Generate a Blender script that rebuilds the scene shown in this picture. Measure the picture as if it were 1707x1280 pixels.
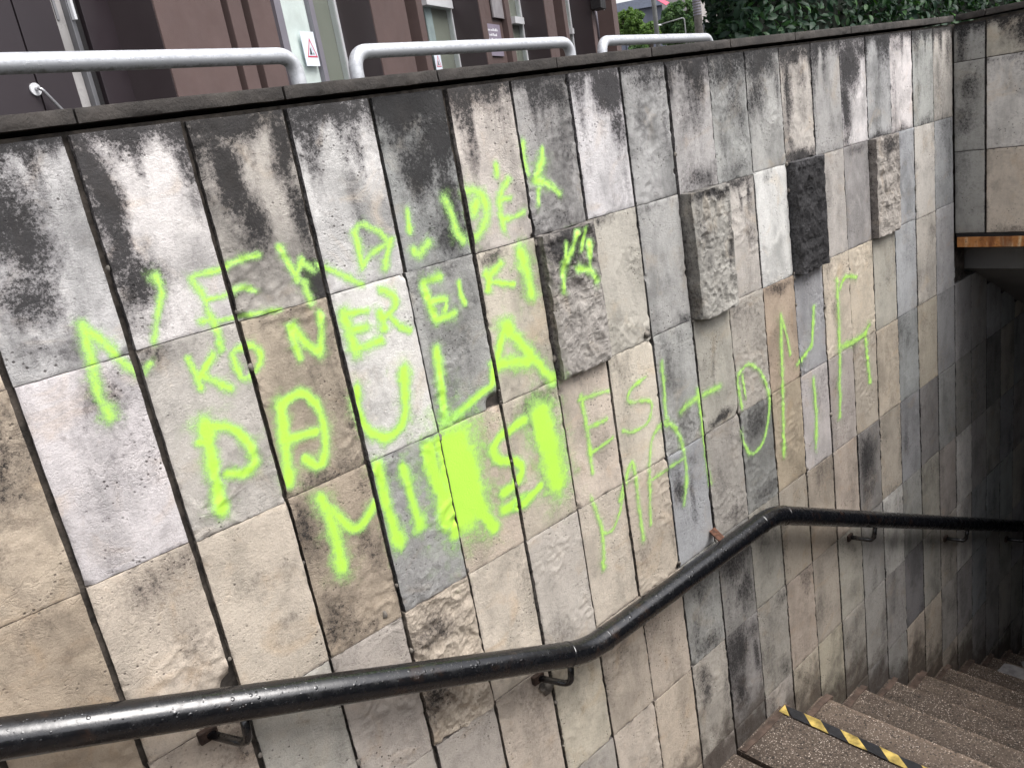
import bpy, bmesh, math, random
import numpy as np
from mathutils import Vector, Matrix, noise as mnoise

for o in list(bpy.data.objects):
    bpy.data.objects.remove(o)
scene = bpy.context.scene
COL = scene.collection

# ------------------------------------------------------------------ camera
CAMP = Vector((0.0, -1.6, 2.36))
MROT = ((0.73118, 0.31436, -0.60543), (-0.66181, 0.11163, -0.74131), (-0.16545, 0.94272, 0.28967))
FPX = 1367.13
cam = bpy.data.cameras.new('camera')
cam.sensor_width = 36.0
cam.lens = FPX * 36.0 / 1707.0
cam.clip_start = 0.02
cam.clip_end = 2000
co = bpy.data.objects.new('camera', cam)
COL.objects.link(co)
co.matrix_world = Matrix.Translation(CAMP) @ Matrix(MROT).to_4x4()
scene.camera = co

# ------------------------------------------------------------------ overcast daylight
SUN_EL, SUN_AZ = math.radians(58), math.radians(164)     # azimuth from +Y towards +X
world = bpy.data.worlds.new('World')
scene.world = world
world.use_nodes = True
wn = world.node_tree
wn.nodes.clear()
sky = wn.nodes.new('ShaderNodeTexSky')
sky.sky_type = 'NISHITA'
sky.sun_disc = False
sky.sun_elevation = SUN_EL
sky.sun_rotation = SUN_AZ
sky.dust_density = 3.0
bw = wn.nodes.new('ShaderNodeRGBToBW')
tint = wn.nodes.new('ShaderNodeMix'); tint.data_type = 'RGBA'; tint.blend_type = 'MULTIPLY'
tint.inputs[0].default_value = 1.0
tint.inputs[7].default_value = (1.0, 0.985, 1.0, 1)
mx = wn.nodes.new('ShaderNodeMix'); mx.data_type = 'RGBA'
mx.inputs[0].default_value = 0.86                        # cloud layer greys the blue
bg = wn.nodes.new('ShaderNodeBackground'); bg.inputs[1].default_value = 0.15
wo = wn.nodes.new('ShaderNodeOutputWorld')
wn.links.new(sky.outputs[0], bw.inputs[0])
wn.links.new(sky.outputs[0], mx.inputs[6])
wn.links.new(bw.outputs[0], tint.inputs[6])
wn.links.new(tint.outputs[2], mx.inputs[7])
wn.links.new(mx.outputs[2], bg.inputs[0])
wn.links.new(bg.outputs[0], wo.inputs[0])
sl = bpy.data.lights.new('sun', 'SUN')
sl.energy = 1.3
sl.angle = math.radians(35)
sl.color = (1.0, 0.96, 0.92)
so = bpy.data.objects.new('sun', sl)
COL.objects.link(so)
sd = Vector((math.sin(SUN_AZ) * math.cos(SUN_EL), math.cos(SUN_AZ) * math.cos(SUN_EL), math.sin(SUN_EL)))
so.rotation_euler = sd.to_track_quat('Z', 'Y').to_euler()
so.location = (0, -3, 9)

scene.render.engine = 'CYCLES'
scene.view_settings.view_transform = 'Standard'
scene.view_settings.look = 'None'
scene.view_settings.gamma = 1.0
scene.view_settings.exposure = 1.12
scene.cycles.max_bounces = 8
scene.cycles.transparent_max_bounces = 12

# ------------------------------------------------------------------ helpers
RNG = np.random.RandomState(7)
random.seed(7)

def ray(x, y):
    return Vector(Matrix(MROT) @ Vector((x - 853.5, -(y - 640.0), -FPX))) / FPX

def hit(x, y, n, d):
    r = ray(x, y)
    t = (d - n.dot(CAMP)) / n.dot(r)
    return CAMP + r * t

def wall_pt(x, y, yy=0.0):
    return hit(x, y, Vector((0, 1, 0)), yy)

def srgb(c):
    return tuple(((v / 255.0) / 12.92 if v / 255.0 <= 0.04045 else ((v / 255.0 + 0.055) / 1.055) ** 2.4) for v in c)

def link(name, me, mat=None, parent=None, loc=None):
    o = bpy.data.objects.new(name, me)
    COL.objects.link(o)
    if mat is not None and me is not None:
        for m_ in (mat if isinstance(mat, (list, tuple)) else [mat]):
            me.materials.append(m_)
    if loc is not None:
        o.location = loc
    if parent is not None:
        o.parent = parent
    return o

def thing(name, label, cat, loc=(0, 0, 0), rz=0.0, group=None):
    o = bpy.data.objects.new(name, None)
    COL.objects.link(o)
    o.location = loc
    o.rotation_euler = (0, 0, rz)
    o.empty_display_size = 0.2
    o['label'] = label
    o['category'] = cat
    if group:
        o['group'] = group
    return o

def smooth(me, on=True):
    me.polygons.foreach_set('use_smooth', [on] * len(me.polygons))

def bm_obj(name, bm, mat, parent=None, loc=None, sm=False):
    me = bpy.data.meshes.new(name)
    bm.normal_update()
    bm.to_mesh(me)
    bm.free()
    if sm:
        smooth(me)
    return link(name, me, mat, parent, loc)

def add_box(bm, x0, x1, y0, y1, z0, z1, bevel=0.0):
    vs = [bm.verts.new(p) for p in ((x0, y0, z0), (x1, y0, z0), (x1, y1, z0), (x0, y1, z0),
                                    (x0, y0, z1), (x1, y0, z1), (x1, y1, z1), (x0, y1, z1))]
    fs = [bm.faces.new([vs[i] for i in q]) for q in ((0, 3, 2, 1), (4, 5, 6, 7), (0, 1, 5, 4), (1, 2, 6, 5), (2, 3, 7, 6), (3, 0, 4, 7))]
    if bevel > 0:
        es = list({e for f in fs for e in f.edges})
        bmesh.ops.bevel(bm, geom=es, offset=bevel, segments=2, affect='EDGES', profile=0.5)

def box_obj(name, x0, x1, y0, y1, z0, z1, mat, parent=None, bevel=0.0):
    bm = bmesh.new()
    add_box(bm, x0, x1, y0, y1, z0, z1, bevel)
    return bm_obj(name, bm, mat, parent)

def tube_bm(bm, pts, r, seg=20, cap=True):
    pts = [Vector(p) for p in pts]
    n = len(pts)
    rings = []
    up = None
    for i in range(n):
        if i == 0: t = pts[1] - pts[0]
        elif i == n - 1: t = pts[-1] - pts[-2]
        else: t = (pts[i + 1] - pts[i]).normalized() + (pts[i] - pts[i - 1]).normalized()
        t.normalize()
        if up is None:
            up = Vector((0, 0, 1)) if abs(t.z) < 0.9 else Vector((0, 1, 0))
        a = (up - t * up.dot(t)).normalized()
        up = a
        b = t.cross(a)
        rr = r[i] if isinstance(r, (list, tuple)) else r
        rings.append([bm.verts.new(pts[i] + (a * math.cos(k * 2 * math.pi / seg) + b * math.sin(k * 2 * math.pi / seg)) * rr) for k in range(seg)])
    for i in range(n - 1):
        for k in range(seg):
            bm.faces.new((rings[i][k], rings[i][(k + 1) % seg], rings[i + 1][(k + 1) % seg], rings[i + 1][k]))
    if cap:
        bm.faces.new(list(reversed(rings[0])))
        bm.faces.new(rings[-1])

def rounded(pts, rad, steps=8):
    """polyline with its corners rounded by quadratic arcs"""
    pts = [Vector(p) for p in pts]
    out = [pts[0]]
    for i in range(1, len(pts) - 1):
        a, b, c = pts[i - 1], pts[i], pts[i + 1]
        r1 = min(rad, (a - b).length * 0.49, (c - b).length * 0.49)
        p0 = b + (a - b).normalized() * r1
        p2 = b + (c - b).normalized() * r1
        for k in range(steps + 1):
            t = k / steps
            out.append(p0 * (1 - t) ** 2 + b * 2 * t * (1 - t) + p2 * t ** 2)
    out.append(pts[-1])
    return out

# numpy gradient noise
_P = np.random.RandomState(3).permutation(512)
_P = np.concatenate([_P, _P, _P])
_G = np.random.RandomState(4).rand(512) * 2 * np.pi
_GX, _GY = np.cos(_G), np.sin(_G)

def perlin(x, y, seed=0):
    x = x + seed * 17.31
    y = y + seed * 9.77
    xi = np.floor(x).astype(int)
    yi = np.floor(y).astype(int)
    xf, yf = x - xi, y - yi
    u, v = xf * xf * xf * (xf * (xf * 6 - 15) + 10), yf * yf * yf * (yf * (yf * 6 - 15) + 10)
    def g(ix, iy, fx, fy):
        h = _P[(_P[ix & 511] + iy) & 511]
        return _GX[h] * fx + _GY[h] * fy
    a = g(xi, yi, xf, yf); b = g(xi + 1, yi, xf - 1, yf)
    c = g(xi, yi + 1, xf, yf - 1); d = g(xi + 1, yi + 1, xf - 1, yf - 1)
    return (a + (b - a) * u + (c - a) * v + (a - b - c + d) * u * v) * 1.5

def fbm(x, y, seed=0, oct=4, gain=0.5):
    s = 0; a = 1.0; f = 1.0
    for i in range(oct):
        s = s + a * perlin(x * f, y * f, seed + i * 3.7)
        a *= gain; f *= 2.03
    return s

def sstep(a, b, x):
    t = np.clip((x - a) / (b - a), 0, 1)
    return t * t * (3 - 2 * t)

# ------------------------------------------------------------------ node helpers
class NT:
    def __init__(self, name):
        self.m = bpy.data.materials.new(name)
        self.m.use_nodes = True
        self.t = self.m.node_tree
        self.t.nodes.clear()
        self.out = self.t.nodes.new('ShaderNodeOutputMaterial')
        self.b = self.t.nodes.new('ShaderNodeBsdfPrincipled')
        self.t.links.new(self.b.outputs[0], self.out.inputs[0])
    def n(self, typ, **kw):
        nd = self.t.nodes.new(typ)
        for k, v in kw.items():
            setattr(nd, k, v)
        return nd
    def l(self, a, b):
        self.t.links.new(a, b)
    def val(self, s, v):
        if hasattr(v, 'is_output') or isinstance(v, bpy.types.NodeSocket): self.l(v, s)
        else: s.default_value = v
    def math(self, op, a, b=0.0, c=None, clamp=False):
        nd = self.n('ShaderNodeMath', operation=op, use_clamp=clamp)
        self.val(nd.inputs[0], a); self.val(nd.inputs[1], b)
        if c is not None: self.val(nd.inputs[2], c)
        return nd.outputs[0]
    def noise(self, vec, scale, detail=5.0, rough=0.55, dist=0.0):
        nd = self.n('ShaderNodeTexNoise')
        if vec is not None: self.l(vec, nd.inputs['Vector'])
        nd.inputs['Scale'].default_value = scale
        nd.inputs['Detail'].default_value = detail
        nd.inputs['Roughness'].default_value = rough
        nd.inputs['Distortion'].default_value = dist
        return nd.outputs[0]
    def voro(self, vec, scale, feature='F1', rnd=1.0):
        nd = self.n('ShaderNodeTexVoronoi', feature=feature)
        self.l(vec, nd.inputs['Vector'])
        nd.inputs['Scale'].default_value = scale
        nd.inputs['Randomness'].default_value = rnd
        return nd
    def ss(self, x, a, b, lo=0.0, hi=1.0):
        nd = self.n('ShaderNodeMapRange', interpolation_type='SMOOTHSTEP')
        self.val(nd.inputs[0], x)
        nd.inputs[1].default_value = a; nd.inputs[2].default_value = b
        nd.inputs[3].default_value = lo; nd.inputs[4].default_value = hi
        return nd.outputs[0]
    def mix(self, f, a, b, mode='MIX'):
        nd = self.n('ShaderNodeMix', data_type='RGBA', blend_type=mode)
        self.val(nd.inputs[0], f)
        for s, v in ((nd.inputs[6], a), (nd.inputs[7], b)):
            if isinstance(v, bpy.types.NodeSocket): self.l(v, s)
            else: s.default_value = (*v[:3], 1)
        return nd.outputs[2]
    def bump(self, h, strength, dist, normal=None):
        nd = self.n('ShaderNodeBump')
        self.l(h, nd.inputs['Height'])
        nd.inputs['Strength'].default_value = strength
        nd.inputs['Distance'].default_value = dist
        if normal is not None: self.l(normal, nd.inputs['Normal'])
        return nd.outputs[0]
    def objvec(self, rnd=True):
        tc = self.n('ShaderNodeTexCoord')
        if not rnd: return tc.outputs['Object']
        oi = self.n('ShaderNodeObjectInfo')
        sc = self.n('ShaderNodeVectorMath', operation='SCALE')
        cb = self.n('ShaderNodeCombineXYZ')
        self.l(oi.outputs['Random'], cb.inputs[0]); self.l(oi.outputs['Random'], cb.inputs[2])
        self.l(cb.outputs[0], sc.inputs[0]); sc.inputs['Scale'].default_value = 61.7
        ad = self.n('ShaderNodeVectorMath', operation='ADD')
        self.l(tc.outputs['Object'], ad.inputs[0]); self.l(sc.outputs[0], ad.inputs[1])
        self.oi = oi
        return ad.outputs[0]

def plain(name, col, rough=0.6, metal=0.0, var=0.12, scale=6.0, bump=0.0, bscale=80, spec=0.5):
    k = NT(name)
    v = k.objvec(False)
    n1 = k.noise(v, scale, 6)
    c = k.mix(k.ss(n1, 0.3, 0.7), tuple(x * (1 - var) for x in col), tuple(min(1, x * (1 + var)) for x in col))
    k.l(c, k.b.inputs['Base Color'])
    k.l(k.ss(k.noise(v, scale * 3, 4), 0.3, 0.7, rough * 0.85, min(1, rough * 1.15)), k.b.inputs['Roughness'])
    k.b.inputs['Metallic'].default_value = metal
    k.b.inputs['Specular IOR Level'].default_value = spec
    if bump:
        k.l(k.bump(k.noise(v, bscale, 5), bump, 0.004), k.b.inputs['Normal'])
    return k.m

# ------------------------------------------------------------------ materials
def mat_stone():
    k = NT('weathered_limestone')
    v = k.objvec(True)
    base = k.oi.outputs['Color']
    # stretched coordinates: grime runs down the face
    mp = k.n('ShaderNodeMapping'); mp.inputs['Scale'].default_value = (1, 1, 0.35)
    k.l(v, mp.inputs[0])
    vs = mp.outputs[0]
    big = k.noise(v, 5.0, 6, 0.6, 0.3)
    mid = k.noise(v, 17, 8, 0.65, 0.3)
    fine = k.noise(v, 75, 6, 0.7)
    grain = k.noise(v, 420, 3, 0.7)
    run = k.noise(vs, 15, 8, 0.68, 0.8)
    dirty = k.oi.outputs['Alpha']
    cloud = k.math('ADD', k.math('MULTIPLY', big, 0.5), k.math('MULTIPLY', k.noise(vs, 7.5, 7, 0.62, 0.5), 0.5))
    c = k.mix(k.ss(cloud, 0.42, 0.64), k.mix(1.0, base, (1.10, 1.10, 1.10), 'MULTIPLY'), k.mix(dirty, base, k.mix(1.0, base, (0.50, 0.505, 0.505), 'MULTIPLY')))
    warm = k.noise(v, 8.3, 6, 0.6, 1.0)
    c = k.mix(k.ss(warm, 0.52, 0.75, 0, 0.6), c, k.mix(1.0, base, (1.0, 0.88, 0.74), 'MULTIPLY'))
    pale = k.noise(v, 11.7, 7, 0.65, 0.6)
    c = k.mix(k.ss(pale, 0.50, 0.72, 0, 0.7), c, k.mix(1.0, base, (1.16, 1.16, 1.15), 'MULTIPLY'))
    c = k.mix(k.math('MULTIPLY', dirty, k.ss(mid, 0.48, 0.75, 0, 0.65)), c, k.mix(1.0, c, (0.55, 0.54, 0.55), 'MULTIPLY'))
    c = k.mix(k.ss(fine, 0.45, 0.75, 0, 0.30), c, k.mix(1.0, c, (0.58, 0.56, 0.55), 'MULTIPLY'))
    c = k.mix(k.ss(grain, 0.35, 0.65, 0, 0.3), k.mix(1.0, c, (1.1, 1.1, 1.1), 'MULTIPLY'), k.mix(1.0, c, (0.75, 0.74, 0.73), 'MULTIPLY'))
    # pits
    vo = k.voro(v, 70)
    pitm = k.ss(k.noise(v, 6, 3), 0.46, 0.62)
    pit = k.math('MULTIPLY', k.ss(vo.outputs['Distance'], 0.22, 0.1), pitm)
    c = k.mix(k.math('MULTIPLY', pit, 0.75), c, (0.06, 0.05, 0.045))
    # black crust
    at = k.n('ShaderNodeAttribute', attribute_name='grime')
    g = at.outputs['Fac']
    h = k.math('ADD', g, k.math('MULTIPLY', k.math('SUBTRACT', run, 0.5), 0.9))
    h = k.math('ADD', h, k.math('MULTIPLY', k.math('SUBTRACT', fine, 0.5), 0.75))
    h = k.math('ADD', h, k.math('MULTIPLY', k.math('SUBTRACT', grain, 0.5), 0.3))
    soft = k.ss(h, 0.05, 0.62, 0, 0.72)
    c = k.mix(soft, c, k.mix(1.0, c, (0.20, 0.19, 0.205), 'MULTIPLY'))
    h2 = k.math('ADD', h, k.math('MULTIPLY', k.math('SUBTRACT', k.noise(v, 130, 6, 0.85), 0.5), 1.9))
    hard = k.ss(h2, 0.42, 0.72, 0, 0.88)
    c = k.mix(hard, c, k.mix(k.ss(mid, 0.35, 0.7), (0.014, 0.0135, 0.014), (0.034, 0.033, 0.034)))
    # brown earth near the steps and in some seams
    ab = k.n('ShaderNodeAttribute', attribute_name='earth')
    e = k.math('ADD', ab.outputs['Fac'], k.math('MULTIPLY', k.math('SUBTRACT', mid, 0.5), 1.6))
    c = k.mix(k.ss(e, 0.15, 1.05, 0, 0.85), c, (0.05, 0.038, 0.03))
    k.l(c, k.b.inputs['Base Color'])
    k.b.inputs['Roughness'].default_value = 0.82
    k.b.inputs['Specular IOR Level'].default_value = 0.3
    # relief: worm-like chisel and fossil marks + grain
    wv = k.noise(v, 38, 5, 0.6, 0.7)
    worm = k.ss(k.math('ABSOLUTE', k.math('SUBTRACT', wv, 0.5)), 0.0, 0.05)
    wm = k.ss(k.noise(v, 6, 3), 0.45, 0.6)
    hh = k.math('MULTIPLY', k.math('SUBTRACT', worm, 1.0), k.math('MULTIPLY', wm, 0.6))
    hh = k.math('ADD', hh, k.math('MULTIPLY', k.noise(v, 230, 7, 0.75), 1.4))
    hh = k.math('ADD', hh, k.math('MULTIPLY', k.noise(v, 60, 8, 0.72), 1.6))
    hh = k.math('SUBTRACT', hh, k.math('MULTIPLY', pit, 1.6))
    k.l(k.bump(hh, 0.6, 0.003), k.b.inputs['Normal'])
    return k.m

def mat_paint():
    k = NT('neon_spray_paint')
    tc = k.n('ShaderNodeTexCoord')
    v = tc.outputs['Object']
    at = k.n('ShaderNodeAttribute', attribute_name='paint')
    m = at.outputs['Fac']
    n1 = k.noise(v, 260, 4, 0.75)
    n2 = k.noise(v, 60, 5, 0.65)
    a = k.math('ADD', m, k.math('MULTIPLY', k.math('SUBTRACT', n1, 0.5), 0.75))
    a = k.math('ADD', a, k.math('MULTIPLY', k.math('SUBTRACT', n2, 0.5), 0.45))
    a = k.math('ADD', a, k.math('MULTIPLY', k.math('SUBTRACT', k.noise(v, 26, 5, 0.65), 0.5), 0.85))
    alpha = k.ss(a, 0.08, 1.02, 0, 0.92)
    core = k.ss(a, 0.45, 1.1)
    c = k.mix(core, (0.50, 0.87, 0.27), (0.53, 0.93, 0.10))
    k.l(c, k.b.inputs['Base Color'])
    k.b.inputs['Roughness'].default_value = 0.6
    k.l(k.bump(k.noise(v, 190, 5, 0.7), 0.5, 0.002), k.b.inputs['Normal'])
    tr = k.n('ShaderNodeBsdfTransparent')
    ms = k.n('ShaderNodeMixShader')
    k.l(alpha, ms.inputs[0]); k.l(tr.outputs[0], ms.inputs[1]); k.l(k.b.outputs[0], ms.inputs[2])
    k.l(ms.outputs[0], k.out.inputs[0])
    return k.m

def mat_coping():
    k = NT('dark_coping_stone')
    v = k.objvec(True)
    n1 = k.noise(v, 9, 7, 0.65)
    n2 = k.noise(v, 60, 7, 0.7)
    c = k.mix(k.ss(n1, 0.35, 0.7), (0.030, 0.0265, 0.024), (0.072, 0.063, 0.056))
    c = k.mix(k.ss(n2, 0.55, 0.8, 0, 0.5), c, (0.10, 0.09, 0.082))
    c = k.mix(k.ss(k.noise(v, 5, 4), 0.58, 0.75, 0, 0.4), c, (0.035, 0.04, 0.02))
    k.l(c, k.b.inputs['Base Color'])
    k.b.inputs['Roughness'].default_value = 0.85
    k.l(k.bump(k.noise(v, 110, 6, 0.7), 0.9, 0.004), k.b.inputs['Normal'])
    return k.m

def mat_terrazzo():
    k = NT('brown_exposed_aggregate')
    v = k.objvec(True)
    vo = k.voro(v, 150)
    ck = k.n('ShaderNodeSeparateColor')
    k.l(vo.outputs['Color'], ck.inputs[0])
    big = k.noise(v, 4.5, 6, 0.6)
    matrix = k.mix(k.ss(big, 0.3, 0.7), (0.098, 0.073, 0.056), (0.155, 0.118, 0.090))
    matrix = k.mix(k.oi.outputs['Random'], matrix, k.mix(1.0, matrix, (0.6, 0.6, 0.6), 'MULTIPLY'))
    chip = k.mix(k.ss(ck.outputs[1], 0.2, 0.9), (0.19, 0.145, 0.115), (0.50, 0.43, 0.37))
    show = k.math('MULTIPLY', k.ss(ck.outputs[0], 0.36, 0.42), k.ss(vo.outputs['Distance'], 0.45, 0.32))
    show = k.math('MULTIPLY', show, k.ss(k.noise(v, 12, 4), 0.3, 0.6, 0.35, 1))
    c = k.mix(show, matrix, chip)
    c = k.mix(k.math('MULTIPLY', k.ss(ck.outputs[0], 0.1, 0.06), 0.8), c, (0.02, 0.016, 0.014))
    c = k.mix(k.ss(k.noise(v, 3.1, 6, 0.65), 0.5, 0.75, 0, 0.55), c, (0.05, 0.038, 0.026))
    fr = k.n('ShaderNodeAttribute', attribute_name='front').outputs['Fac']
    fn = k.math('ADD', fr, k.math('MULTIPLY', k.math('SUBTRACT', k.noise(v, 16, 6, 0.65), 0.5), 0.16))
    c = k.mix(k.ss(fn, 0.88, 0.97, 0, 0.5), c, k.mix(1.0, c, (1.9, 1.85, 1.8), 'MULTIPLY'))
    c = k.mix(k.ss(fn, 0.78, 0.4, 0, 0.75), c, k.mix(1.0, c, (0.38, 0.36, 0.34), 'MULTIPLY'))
    k.l(c, k.b.inputs['Base Color'])
    k.l(k.ss(k.noise(v, 7, 4), 0.35, 0.65, 0.5, 0.85), k.b.inputs['Roughness'])
    hh = k.math('ADD', k.math('MULTIPLY', k.ss(vo.outputs['Distance'], 0.5, 0.2), 0.6), k.noise(v, 200, 5, 0.7))
    k.l(k.bump(hh, 0.7, 0.003), k.b.inputs['Normal'])
    return k.m

def mat_rail():
    k = NT('wet_black_paint')
    v = k.objvec(False)
    vo = k.voro(v, 85, 'F1')
    sep = k.n('ShaderNodeSeparateColor'); k.l(vo.outputs['Color'], sep.inputs[0])
    drop = k.math('MULTIPLY', k.ss(vo.outputs['Distance'], 0.42, 0.18), k.ss(sep.outputs[0], 0.82, 0.86))
    vo2 = k.voro(v, 170, 'F1')
    sep2 = k.n('ShaderNodeSeparateColor'); k.l(vo2.outputs['Color'], sep2.inputs[0])
    drop2 = k.math('MULTIPLY', k.ss(vo2.outputs['Distance'], 0.4, 0.2), k.ss(sep2.outputs[0], 0.86, 0.9))
    dr = k.math('MAXIMUM', drop, drop2)
    n1 = k.noise(v, 14, 6, 0.65)
    c = k.mix(k.ss(n1, 0.56, 0.74, 0, 0.7), (0.004, 0.0045, 0.006), (0.030, 0.016, 0.010))
    k.l(c, k.b.inputs['Base Color'])
    rr = k.ss(k.noise(v, 30, 6, 0.7), 0.35, 0.7, 0.16, 0.36)
    k.l(k.mix(dr, (0.3, 0.3, 0.3), (0.06, 0.06, 0.06)), k.b.inputs['Roughness'])
    mr = k.n('ShaderNodeMix', data_type='FLOAT')
    k.l(dr, mr.inputs[0]); k.l(rr, mr.inputs[2]); mr.inputs[3].default_value = 0.07
    k.l(mr.outputs[0], k.b.inputs['Roughness'])
    hh = k.math('ADD', k.math('MULTIPLY', dr, 1.0), k.math('MULTIPLY', k.noise(v, 120, 5, 0.6), 0.35))
    k.l(k.bump(hh, 0.35, 0.002), k.b.inputs['Normal'])
    k.b.inputs['IOR'].default_value = 1.75
    return k.m

def mat_galv():
    k = NT('galvanised_steel')
    v = k.objvec(False)
    n1 = k.noise(v, 45, 6, 0.7)
    n2 = k.noise(v, 7, 5, 0.6)
    c = k.mix(k.ss(n1, 0.3, 0.75), (0.44, 0.455, 0.48), (0.70, 0.72, 0.75))
    # colour darkens towards the underside, broken up by noise
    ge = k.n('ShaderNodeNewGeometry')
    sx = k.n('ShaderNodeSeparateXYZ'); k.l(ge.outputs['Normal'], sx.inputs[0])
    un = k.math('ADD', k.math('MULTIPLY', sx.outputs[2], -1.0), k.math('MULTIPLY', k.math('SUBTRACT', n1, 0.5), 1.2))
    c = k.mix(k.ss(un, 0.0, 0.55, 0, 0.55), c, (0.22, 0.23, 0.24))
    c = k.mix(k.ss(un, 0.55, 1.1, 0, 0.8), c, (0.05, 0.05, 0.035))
    k.l(c, k.b.inputs['Base Color'])
    k.b.inputs['Metallic'].default_value = 0.45
    k.l(k.ss(n2, 0.3, 0.7, 0.4, 0.6), k.b.inputs['Roughness'])
    vo = k.voro(v, 140, 'F1')
    sep = k.n('ShaderNodeSeparateColor'); k.l(vo.outputs['Color'], sep.inputs[0])
    dr = k.math('MULTIPLY', k.ss(vo.outputs['Distance'], 0.4, 0.2), k.ss(sep.outputs[0], 0.72, 0.76))
    k.l(k.bump(k.math('ADD', dr, k.math('MULTIPLY', n1, 0.4)), 0.35, 0.002), k.b.inputs['Normal'])
    return k.m

def mat_rust():
    k = NT('rusty_steel')
    v = k.objvec(False)
    mp = k.n('ShaderNodeMapping'); mp.inputs['Scale'].default_value = (1, 1, 0.25)
    k.l(v, mp.inputs[0])
    n1 = k.noise(mp.outputs[0], 26, 6, 0.6)
    n2 = k.noise(v, 90, 6, 0.7)
    c = k.mix(k.ss(n1, 0.3, 0.5), (0.22, 0.075, 0.022), (0.52, 0.22, 0.065))
    c = k.mix(k.ss(n1, 0.5, 0.68), c, (0.74, 0.56, 0.34))
    c = k.mix(k.ss(n2, 0.52, 0.72, 0, 0.85), c, (0.075, 0.026, 0.011))
    c = k.mix(k.ss(k.noise(mp.outputs[0], 11, 5), 0.52, 0.62, 0, 0.7), c, (0.20, 0.065, 0.02))
    k.l(c, k.b.inputs['Base Color'])
    k.b.inputs['Roughness'].default_value = 0.75
    k.l(k.bump(n2, 0.6, 0.003), k.b.inputs['Normal'])
    return k.m

def mat_leaf(name, a, b, rough=0.35, trans=0.25):
    k = NT(name)
    ca = k.n('ShaderNodeAttribute', attribute_name='tone')
    c = k.mix(ca.outputs['Fac'], a, b)
    k.l(c, k.b.inputs['Base Color'])
    k.b.inputs['Roughness'].default_value = rough
    k.b.inputs['Specular IOR Level'].default_value = 0.3
    tl = k.n('ShaderNodeBsdfTranslucent')
    k.l(k.mix(1.0, c, (1.3, 1.4, 0.6), 'MULTIPLY'), tl.inputs[0])
    ms = k.n('ShaderNodeMixShader')
    ms.inputs[0].default_value = trans
    k.l(k.b.outputs[0], ms.inputs[1]); k.l(tl.outputs[0], ms.inputs[2])
    k.l(ms.outputs[0], k.out.inputs[0])
    return k.m

def mat_glass():
    k = NT('window_glass')
    tr = k.n('ShaderNodeBsdfTransparent'); tr.inputs[0].default_value = (0.93, 0.95, 0.94, 1)
    gl = k.n('ShaderNodeBsdfGlossy'); gl.inputs['Roughness'].default_value = 0.02
    fr = k.n('ShaderNodeFresnel'); fr.inputs[0].default_value = 1.5
    ms = k.n('ShaderNodeMixShader')
    ge = k.n('ShaderNodeNewGeometry')
    k.l(k.math('MULTIPLY', fr.outputs[0], k.math('SUBTRACT', 1.0, ge.outputs['Backfacing'])), ms.inputs[0]); k.l(tr.outputs[0], ms.inputs[1]); k.l(gl.outputs[0], ms.inputs[2])
    k.l(ms.outputs[0], k.out.inputs[0])
    return k.m

STONE = mat_stone()
PAINT = mat_paint()
COPING = mat_coping()
TERRAZZO = mat_terrazzo()
RAIL = mat_rail()
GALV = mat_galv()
RUST = mat_rust()
MORTAR = plain('dark_joint_mortar', (0.062, 0.052, 0.043), 0.9, var=0.6, scale=30, bump=0.8)
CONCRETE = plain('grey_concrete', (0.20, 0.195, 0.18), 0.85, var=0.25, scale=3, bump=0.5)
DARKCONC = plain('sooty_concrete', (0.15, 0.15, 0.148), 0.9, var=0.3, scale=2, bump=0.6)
PAVING = plain('asphalt_pavement', (0.075, 0.073, 0.07), 0.85, var=0.25, scale=2, bump=0.5)
SKIRT = plain('brown_mortar_skirting', (0.088, 0.060, 0.046), 0.85, var=0.4, scale=22, bump=0.9, bscale=60)
BROWN = plain('brown_render', (0.098, 0.065, 0.060), 0.8, var=0.10, scale=2.2, bump=0.35, bscale=140)
DARKPANEL = plain('dark_purple_panel', (0.026, 0.019, 0.023), 0.45, var=0.08, scale=1.5)
DARKSEAL = plain('black_gap', (0.008, 0.007, 0.008), 0.7)
WHITEFRAME = plain('white_window_frame', (0.58, 0.59, 0.61), 0.4, var=0.04)
GREYFRAME = plain('grey_window_frame', (0.20, 0.19, 0.22), 0.45, var=0.06)
SKYREFL = plain('pale_sky_reflection', (0.82, 0.85, 0.85), 0.8, var=0.16, scale=2.5)
OLIVE = plain('olive_interior_wall', (0.235, 0.235, 0.205), 0.8, var=0.12, scale=1.2)
GLASS = mat_glass()
STEEL = plain('stainless_steel', (0.45, 0.45, 0.47), 0.3, metal=0.8, var=0.05)
SHEET = plain('white_paper', (0.74, 0.79, 0.88), 0.5, var=0.03)
RED = plain('red_print', (0.55, 0.07, 0.12), 0.5, var=0.05)
INK = plain('dark_print', (0.055, 0.065, 0.08), 0.5)
INKGREEN = plain('grey_green_print', (0.30, 0.38, 0.38), 0.5)
PLAQUE = plain('mauve_plaque', (0.225, 0.19, 0.25), 0.45, var=0.06)
PLAQUEGREY = plain('grey_plaque', (0.25, 0.235, 0.245), 0.5, var=0.15)
WHITEPRINT = plain('white_print', (0.82, 0.82, 0.86), 0.5, var=0.02)
TAPEY = plain('yellow_tape', (0.42, 0.31, 0.085), 0.55, var=0.6, scale=22, bump=0.3)
TAPEK = plain('black_tape', (0.022, 0.023, 0.026), 0.4, var=0.25, scale=40, bump=0.3)

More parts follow.
